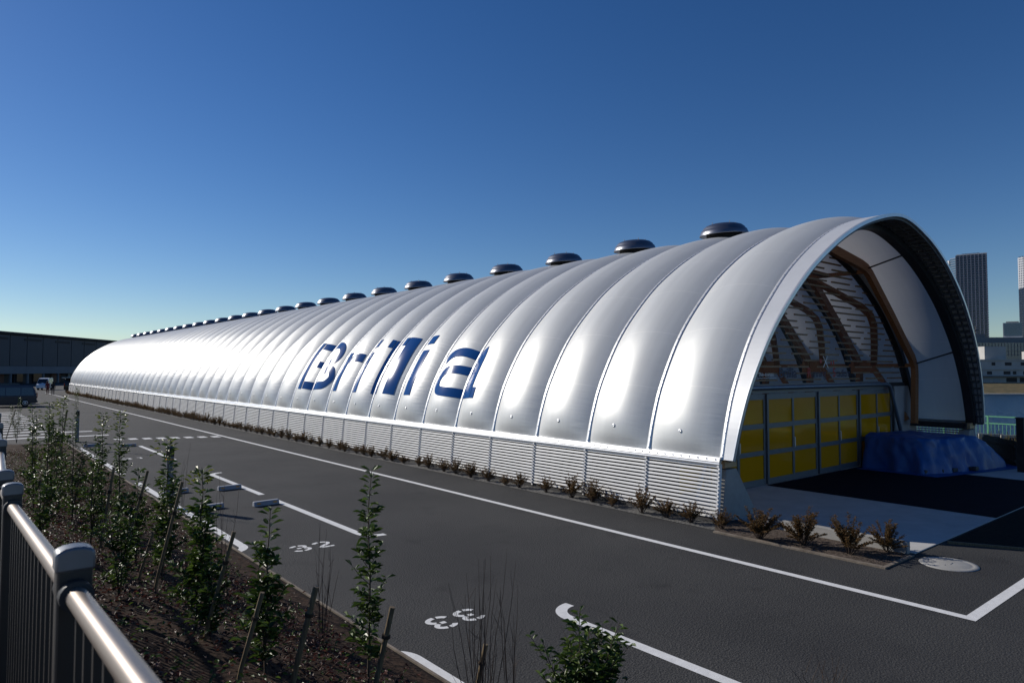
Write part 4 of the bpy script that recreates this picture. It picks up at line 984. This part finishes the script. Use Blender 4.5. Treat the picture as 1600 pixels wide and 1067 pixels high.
# ------------------------------------------------------------------ planted slope on the left
BE = 4.08
def fence_ground(y): return 1.77+(2.0-y)*.05 if y < 4.3 else max(.12, 1.655-(y-4.3)*.052)
def bedz(x, y):
    zf_ = fence_ground(y); t = min(1, max(0, (x-.2)/(BE-.2))); 
    return .03+zf_*(1-t)**1.05*(1-.0)+.05*noise.noise(Vector((x*1.4, y*1.4, 0)))*min(1, (BE-x)*1.5 if x > BE-.6 else 1)
def bed_hit(px, py):
    d = ray(px, py); lo = 0.3
    for i in range(4000):
        k_ = .4+i*.02; p = Vector((0, 0, CAM_Z))+d*k_
        if p.x > BE: return gp(px, py, .02)
        if p.z <= bedz(p.x, p.y): return p
    return gp(px, py)
xs = np.linspace(-1.2, BE, 44); ys = np.linspace(-2.5, 36.4, 260)
P = np.array([[(x, y, bedz(max(x, .2), y)) for y in ys] for x in xs])
P = np.concatenate([P, np.array([[(BE+.001, y, -.02) for y in ys]])], 0)
P = np.concatenate([P, P[:, -1:]*np.array([1, 1, 0])], 1)
b = MB(); b.grid(P); o = b.build('planting_slope', M['soil'], None, True); o['kind'] = 'structure'
b = MB(); b.box(BE+.002, BE+.035, -2.5, 36.4, -.02, .05); b.build('bed_kerb', M['edging'])['kind'] = 'structure'
# ground behind the fence where the photographer stands
poly_sheet('raised_path', [(-60, -40), (-1.19, -40), (-1.19, 33), (-60, 33)], 1.75, M['concrete'])

def leaf(b, p, d, up, L, w):
    d = d.normalized(); s_ = d.cross(up)
    if s_.length < 1e-3: s_ = Vector((1, 0, 0))
    s_.normalize(); n_ = s_.cross(d)
    m1, m2 = p+d*L*.3-n_*L*.02, p+d*L*.68-n_*L*.0; tip = p+d*L-n_*L*.20; f_ = n_*w*.35
    o_ = len(b.v)
    b.v += [tuple(p), tuple(m1+s_*w*.8+f_), tuple(m2+s_*w*.85+f_), tuple(tip), tuple(m2-s_*w*.85+f_), tuple(m1-s_*w*.8+f_)]
    b.f += [(o_, o_+1, o_+2, o_+3), (o_, o_+3, o_+4, o_+5)]; b.mi += [0, 0]
def evergreen(H, rad, nleaf, L, seed, stems=2, low=.12):
    spread = .8 if stems > 5 else .3
    rr = random.Random(seed); st = MB(); lf = MB()
    axes = []
    for s_ in range(stems):
        a = rr.random()*6.3; l = rr.uniform(.0, .05)*H; h = H*(1 if s_ == 0 else rr.uniform(.6, .92))
        pts = [Vector((0, 0, -.06))]; off = Vector((math.cos(a)*l, math.sin(a)*l, 0))+Vector((math.cos(a)*rad*spread*(s_ > 0), math.sin(a)*rad*spread*(s_ > 0), 0))
        for i in range(1, 7): q_ = i/6; pts.append(Vector((off.x*q_+rr.uniform(-.012, .012), off.y*q_+rr.uniform(-.012, .012), h*q_)))
        st.tube(pts, [.010*(1-.78*i/6)*max(.6, min(H, 1.3)) for i in range(7)], 6); axes.append(pts)
    def pt(pts, q_): f_ = q_*(len(pts)-1); i = min(int(f_), len(pts)-2); return pts[i].lerp(pts[i+1], f_-i)
    for pts in axes:                                      # leaves set straight on the stem, spreading and drooping
        n_ = int((pts[-1].z)*(1-low)/.036); ph = rr.random()*6
        for i in range(n_):
            q_ = low+(1-low)*(i+rr.random()*.6)/n_; base = pt(pts, min(.995, q_))
            for j in range(rr.choice([2, 2, 3])):
                ph += 2.4; sp_ = 1.08-.18*q_
                d = Vector((math.cos(ph), math.sin(ph), rr.uniform(.0, .55)+.5*max(0, q_-.6)))
                o_ = base+Vector((d.x, d.y, .3))*.012
                leaf(lf, o_, d, Vector((rr.uniform(-.7, .7), rr.uniform(-.7, .7), 1)), L*rr.uniform(.8, 1.2)*sp_, L*rr.uniform(.18, .25)*sp_)
    nb = int(nleaf/13)
    for i in range(nb):                                   # side shoots, mostly in the lower half
        pts = rr.choice(axes); q_ = low+(.78-low)*rr.random()**1.2; base = pt(pts, q_)
        a = rr.random()*6.3; reach = rad*rr.uniform(.35, 1.1)*(1.2-q_)
        tip = base+Vector((math.cos(a)*reach, math.sin(a)*reach, reach*rr.uniform(.5, 1.4)))
        st.tube([base, (base+tip)/2+Vector((0, 0, -.01)), tip], [.004, .003, .002], 4, False)
        for j in range(rr.randint(7, 12)):
            u_ = rr.uniform(.3, 1.05); p = base.lerp(tip, u_); aa = rr.random()*6.3
            d = Vector((math.cos(aa), math.sin(aa), rr.uniform(-.1, .6)))+(tip-base).normalized()*.4
            leaf(lf, p, d, Vector((rr.uniform(-.3, .3), rr.uniform(-.3, .3), 1)), L*rr.uniform(.6, 1.1), L*rr.uniform(.16, .22))
    return st, lf
pl = [ # px, base y, top y, half width px, leaves, stems, label
 (575, 1072, 742, 33, 330, 1, 'tall single-stemmed evergreen sapling beside the cut stake, its tip before the white line'),
 (908, 1150, 956, 62, 900, 8, 'bushy broad-leaved evergreen at the bottom edge in front of the bay 33 line'),
 (415, 1052, 802, 36, 420, 2, 'dark evergreen sapling left of the bare twigs, below the painted 32'),
 (306, 985, 736, 40, 480, 2, 'full evergreen sapling standing right of the near marker post'),
 (252, 905, 690, 38, 420, 2, 'evergreen sapling in front of the near marker post'),
 (212, 880, 735, 34, 330, 2, 'evergreen sapling left of the near marker post behind two thin stakes'),
 (184, 845, 645, 24, 240, 2, 'slender evergreen with a pale green tip before the broken stop line'),
 (157, 830, 648, 24, 240, 2, 'slender evergreen left of the pale-tipped one before the broken stop line'),
 (140, 860, 700, 40, 420, 2, 'low dense evergreen in the middle of the left plant clump'),
 (112, 815, 655, 34, 420, 2, 'evergreen hiding the foot of the far marker post'),
 (92, 800, 622, 30, 420, 2, 'tall evergreen in the left clump just left of the far marker post'),
 (72, 800, 630, 28, 420, 2, 'dense yellow-tipped evergreen in the left clump before the minivan rear'),
 (52, 800, 634, 22, 330, 2, 'leftmost evergreen of the dense left clump'),
 (26, 690, 621, 17, 260, 2, 'separate thin evergreen at the left edge before the hatched marking'),
 (60, 850, 720, 34, 300, 3, 'low evergreen at the foot of the left clump behind the second fence post'),
 (185, 930, 790, 36, 260, 3, 'low evergreen between the fence rail and the thin leaning stakes'),
 (117, 700, 606, 8, 40, 1, 'thin sprout rising just above the far marker post'),
 (330, 1000, 860, 34, 260, 3, 'low evergreen beneath the full sapling in the middle of the bed'),
]
for i, (px, yb, yt, hw, nl, sm, lab) in enumerate(pl):
    p = bed_hit(px, yb); m_ = px_m(p); H = max(.25, (yb-yt)*m_*1.0); rad = hw*m_*1.1
    t = thing('evergreen_sapling', p, lab, 'young plant', 'young evergreens planted on the slope')
    st, lf = evergreen(H, max(.10, rad), int(nl*1.25), 0.10 if i < 6 else .08, 100+i, sm)
    st.build('stem', M['stem'], t); lo_ = lf.build('foliage', M['leaf'], t)
    if i in (3, 4, 6, 7, 11, 10, 16):
        yl = MB(); rr = random.Random(i)
        for q_ in range(26):
            aa = rr.random()*6.3; r_ = rad*.35*rr.random()
            leaf(yl, Vector((math.cos(aa)*r_, math.sin(aa)*r_, H*rr.uniform(.84, .99))), Vector((math.cos(aa), math.sin(aa), rr.uniform(-.1, 1))), Vector((0, 0, 1)), .075, .014)
        yl.build('young_shoot', M['leaf_y'], t)
# bamboo stakes: foot pixel, head pixel
stk = [((190, 884), (231, 735), 'thin leaning stake left of the near marker post, nearest the fence'), ((216, 905), (240, 830), 'short thin stake between two leaning stakes left of the near post'),
       ((240, 925), (285, 752), 'leaning stake just right of the near marker post'), ((318, 1000), (366, 830), 'leaning stake beside the end of the white bay line'),
       ((455, 1072), (494, 916), 'thick cut stake beneath the painted 32'), ((578, 1110), (613, 948), 'thick cut stake beside the tall single-stemmed sapling'),
       ((738, 1110), (759, 1006), 'short cut stake in front of the bare twigs by the painted 33'), ((280, 945), (300, 870), 'thin stake inside the full sapling'),
       ((155, 865), (178, 730), 'leaning stake in the left clump before the hatch line'), ((370, 1068), (410, 925), 'thin pale stake inside the dark sapling'),
       ((80, 790), (105, 640), 'thin stake rising out of the dense left clump'), ((8, 690), (24, 640), 'thin stake beside the separate evergreen at the left edge')]
for (a, c, lab) in stk:
    p = bed_hit(*a); d = ray(*c); f = Vector((math.sin(YAW), math.cos(YAW), 0)); dep_ = p.dot(f)*1.0
    hd = Vector((0, 0, CAM_Z))+d*(dep_/d.dot(f)); r_ = .023 if 'thick' in lab or 'cut' in lab else .017
    t = thing('bamboo_stake', p, lab, 'stake', 'stakes propping the young evergreens')
    b = MB(); q_ = hd-p; nseg = 6
    pts = []; rs = []
    for i in range(nseg+1):
        pts.append(q_*(i/nseg)+Vector((0, 0, -.05 if i == 0 else 0))); rs.append(r_*1.0)
    b.tube(pts, rs, 10); b.build('pole', M['stake'], t)
    if q_.length > .5:
        b = MB(); b.tube([q_*.70, q_*.735], r_*1.55, 8); b.build('rope_tie', M['binding'], t)
# bare twiggy shrubs
tw = [(752, 1130, 862, 62, 17, 'bare twiggy shrub in front of the painted 33'), (800, 1110, 880, 26, 6, 'small bare shrub to the right of the twiggy one by the painted 33'), (500, 1000, 812, 30, 8, 'bare twiggy shrub beside the painted 32'), (283, 800, 690, 16, 6, 'fine bare shrub behind the near marker post'), (345, 900, 740, 30, 6, 'fine bare shrub rising before the wheel stops'), (1290, 1085, 1022, 40, 6, 'few bare twigs sticking up at the bottom edge under the corner line')]
for i, (px, yb, yt, sp_, n_, lab) in enumerate(tw):
    p = bed_hit(px, yb) if px < 1000 else gp(px, 1100, .9); m_ = px_m(p); rr = random.Random(40+i)
    t = thing('bare_shrub', p, lab, 'shrub', 'leafless shrubs on the planted slope'); b = MB()
    for k_ in range(n_):
        x = rr.uniform(-1, 1)*sp_*m_; h = (yb-yt)*m_*rr.uniform(.55, 1.0); yv = rr.uniform(-.12, .12)
        e = Vector((math.cos(YAW)*x, -math.sin(YAW)*x+yv, h)); b0 = Vector((e.x*.25, e.y*.25, -.03))
        mid = b0.lerp(e, .5)+Vector((rr.uniform(-.03, .03), rr.uniform(-.03, .03), 0))
        b.tube([b0, b0.lerp(mid, .5)+Vector((rr.uniform(-.01, .01), 0, 0)), mid, mid.lerp(e, .5)+Vector((rr.uniform(-.02, .02), rr.uniform(-.02, .02), 0)), e], [.0045, .004, .0034, .0026, .0012], 5)
        for q_ in range(rr.randint(1, 3)):
            s_ = mid.lerp(e, rr.uniform(-.5, .7)); b.tube([s_, s_+Vector((rr.uniform(-.1, .1), rr.uniform(-.1, .1), rr.uniform(.08, .25)))], [.0026, .001], 4)
    b.build('twigs', M['twig'], t)
# leafy ground cover: uncountable
b = MB(); rr = random.Random(77)
for i in range(34000):
    y = rr.random()**1.5*33-.5; x = rr.uniform(.25, 3.5 if rr.random() < .8 else 3.95)
    dn = noise.noise(Vector((x*.9, y*.9, 5)))
    if dn < -.12 and rr.random() < .75: continue
    z = bedz(x, y)+rr.random()**2*.30*(max(0, dn)+.35); aa = rr.random()*6.3
    L_ = rr.uniform(.03, .062); leaf(b, Vector((x, y, z)), Vector((math.cos(aa), math.sin(aa), rr.uniform(-.3, .9))), Vector((rr.uniform(-.6, .6), rr.uniform(-.6, .6), 1)), L_, L_*.3)
tag(b.build('ground_cover', M['leaf_g']), 'reddish-brown glossy leaves covering the planted slope', 'ground cover', kind='stuff')
b = MB()
for i in range(6000):
    y = rr.random()**1.3*33-.5; x = rr.uniform(.3, 3.6); aa = rr.random()*6.3; z = bedz(x, y)+rr.random()*.12
    leaf(b, Vector((x, y, z)), Vector((math.cos(aa), math.sin(aa), rr.uniform(-.2, .8))), Vector((rr.uniform(-.6, .6), rr.uniform(-.6, .6), 1)), .05, .013)
tag(b.build('ground_cover', M['leaf']), 'small green leaves mixed into the reddish ground cover', 'ground cover', kind='stuff')

# ------------------------------------------------------------------ shrubs along the louvres and the kerb
def low_shrub(seed, H=.46, W_=.35, n=1300):
    rr = random.Random(seed); st = MB(); lf = MB()
    for k_ in range(30):
        a = rr.random()*6.3; r_ = W_*rr.uniform(.15, 1); e = Vector((math.cos(a)*r_, math.sin(a)*r_, H*rr.uniform(.5, 1.05)*(1.1-.45*(r_/W_)**2)))
        m_ = e*.5+Vector((0, 0, .04)); st.tube([Vector((e.x*.06, e.y*.06, -.02)), m_, e], [.006, .004, .002], 4, False)
        for q_ in range(n//30):
            u_ = rr.uniform(.3, 1.05); p = m_.lerp(e, (u_-.5)*2) if u_ > .5 else m_*(u_*2); aa = rr.random()*6.3
            leaf(lf, p+Vector((rr.uniform(-.02, .02), rr.uniform(-.02, .02), 0)), Vector((math.cos(aa), math.sin(aa), rr.uniform(-.2, 1.1))), Vector((0, 0, 1)), rr.uniform(.028, .05), .010)
    return st.mesh('branches', M['twig']), lf.mesh('leaves', M['leaf_r'])
SV = [low_shrub(300+i) for i in range(6)]; BIG = [low_shrub(320+i, .62, .50, 3400) for i in range(4)]
lab_row = 'small russet-leaved shrub in the row along the foot of the louvres'
rr = random.Random(9); y = 8.25; i = 0
while y < 110:
    t = thing('russet_shrub', (12.42+rr.uniform(-.05, .05), y, 0), lab_row, 'shrub', 'russet shrubs along the louvres', rr.random()*6.3)
    s_ = rr.uniform(.72, 1.1); t.scale = (s_, s_, s_*rr.uniform(.8, 1.15)); st, lf = SV[rr.randrange(6)]
    link('branches', st, t); link('leaves', lf, t); y += rr.uniform(.62, 1.02) if y < 60 else rr.uniform(.8, 1.1); i += 1
for px, py, labk in ((1187, 838, 'biggest russet shrub, in front of the concrete pier'), (1256, 848, 'second russet shrub from the pier along the kerb'), (1327, 862, 'russet shrub third from the pier along the kerb'), (1386, 858, 'sparse russet shrub nearest the kerb end')):
    p = gp(px, py+4); t = thing('russet_shrub', (p.x, p.y, 0.01), labk, 'shrub', 'russet shrubs before the entrance kerb', rr.random()*6.3)
    st, lf = BIG[('big', 'sec', 'rus', 'spa').index(labk[:3])]; link('branches', st, t); link('leaves', lf, t)
    if labk.startswith('sparse'): t.scale = (.8, .8, .8)

# ------------------------------------------------------------------ railing beside the photographer
FX = .25
fe = thing('guard_railing', (0, 0, 0), 'bronze metal guard railing with round handrail running along the bottom left', 'railing')
def ftop(y): return 2.87+(2.0-y)*.053 if y <= 4.2 else 2.755
def fxx(y): return FX if y < 4.7 else FX+(y-4.7)*math.tan(R(2.2))
def fpost(y):
    zt = ftop(y); x = fxx(y); z0 = bedz(.2, y)-.1
    b = MB(); b.box(x-.038, x+.038, y-.026, y+.026, z0, zt-.03); b.build('post', M['post'], fe, bevel=.006)
    b = MB(); prf = [(-.042, 0), (-.042, .040), (-.038, .049), (-.02, .056), (0, .058), (.02, .056), (.038, .049), (.042, .040), (.042, 0)]
    b.prism([(x+a, zt-.06+c*1.0) for a, c in prf], 'y', y-.03, y+.03); auto_smooth(b.build('post_cap', M['cap'], fe, bevel=.006))
    b = MB()
    for s_ in (-1, 1): b.tube([(x, y+s_*.02, zt-.115), (x, y+s_*.065, zt-.115-s_*.002)], .037, 16)
    auto_smooth(b.build('rail_collar', M['dark_steel'], fe))
py_ = [-.05, 2.0, 4.06, 4.66, 6.7, 8.75, 10.8]
for y in py_: fpost(y)
for y0, y1 in zip(py_[:-1], py_[1:]):
    b = MB(); b.tube([(fxx(y0), y0+.03, ftop(y0)-.115), (fxx(y1), y1-.03, ftop(y1)-.115)], 0.0245, 20); auto_smooth(b.build('handrail', M['rail'], fe))
    for q_ in (.98,): b = MB(); b.beam([(fxx(y0), y0+.03, ftop(y0)-q_), (fxx(y1), y1-.03, ftop(y1)-q_)], .04, .03, (1, 0, 0)); b.build('cross_rail', M['post'], fe)
    n_ = int((y1-y0)/.115)
    for i in range(1, n_):
        if y0 > 8: break
        y = y0+(y1-y0)*i/n_; x = fxx(y); b = MB(); b.box(x-.009, x+.009, y-.009, y+.009, ftop(y)-.965, ftop(y)-.135); b.build('baluster', M['post'], fe)
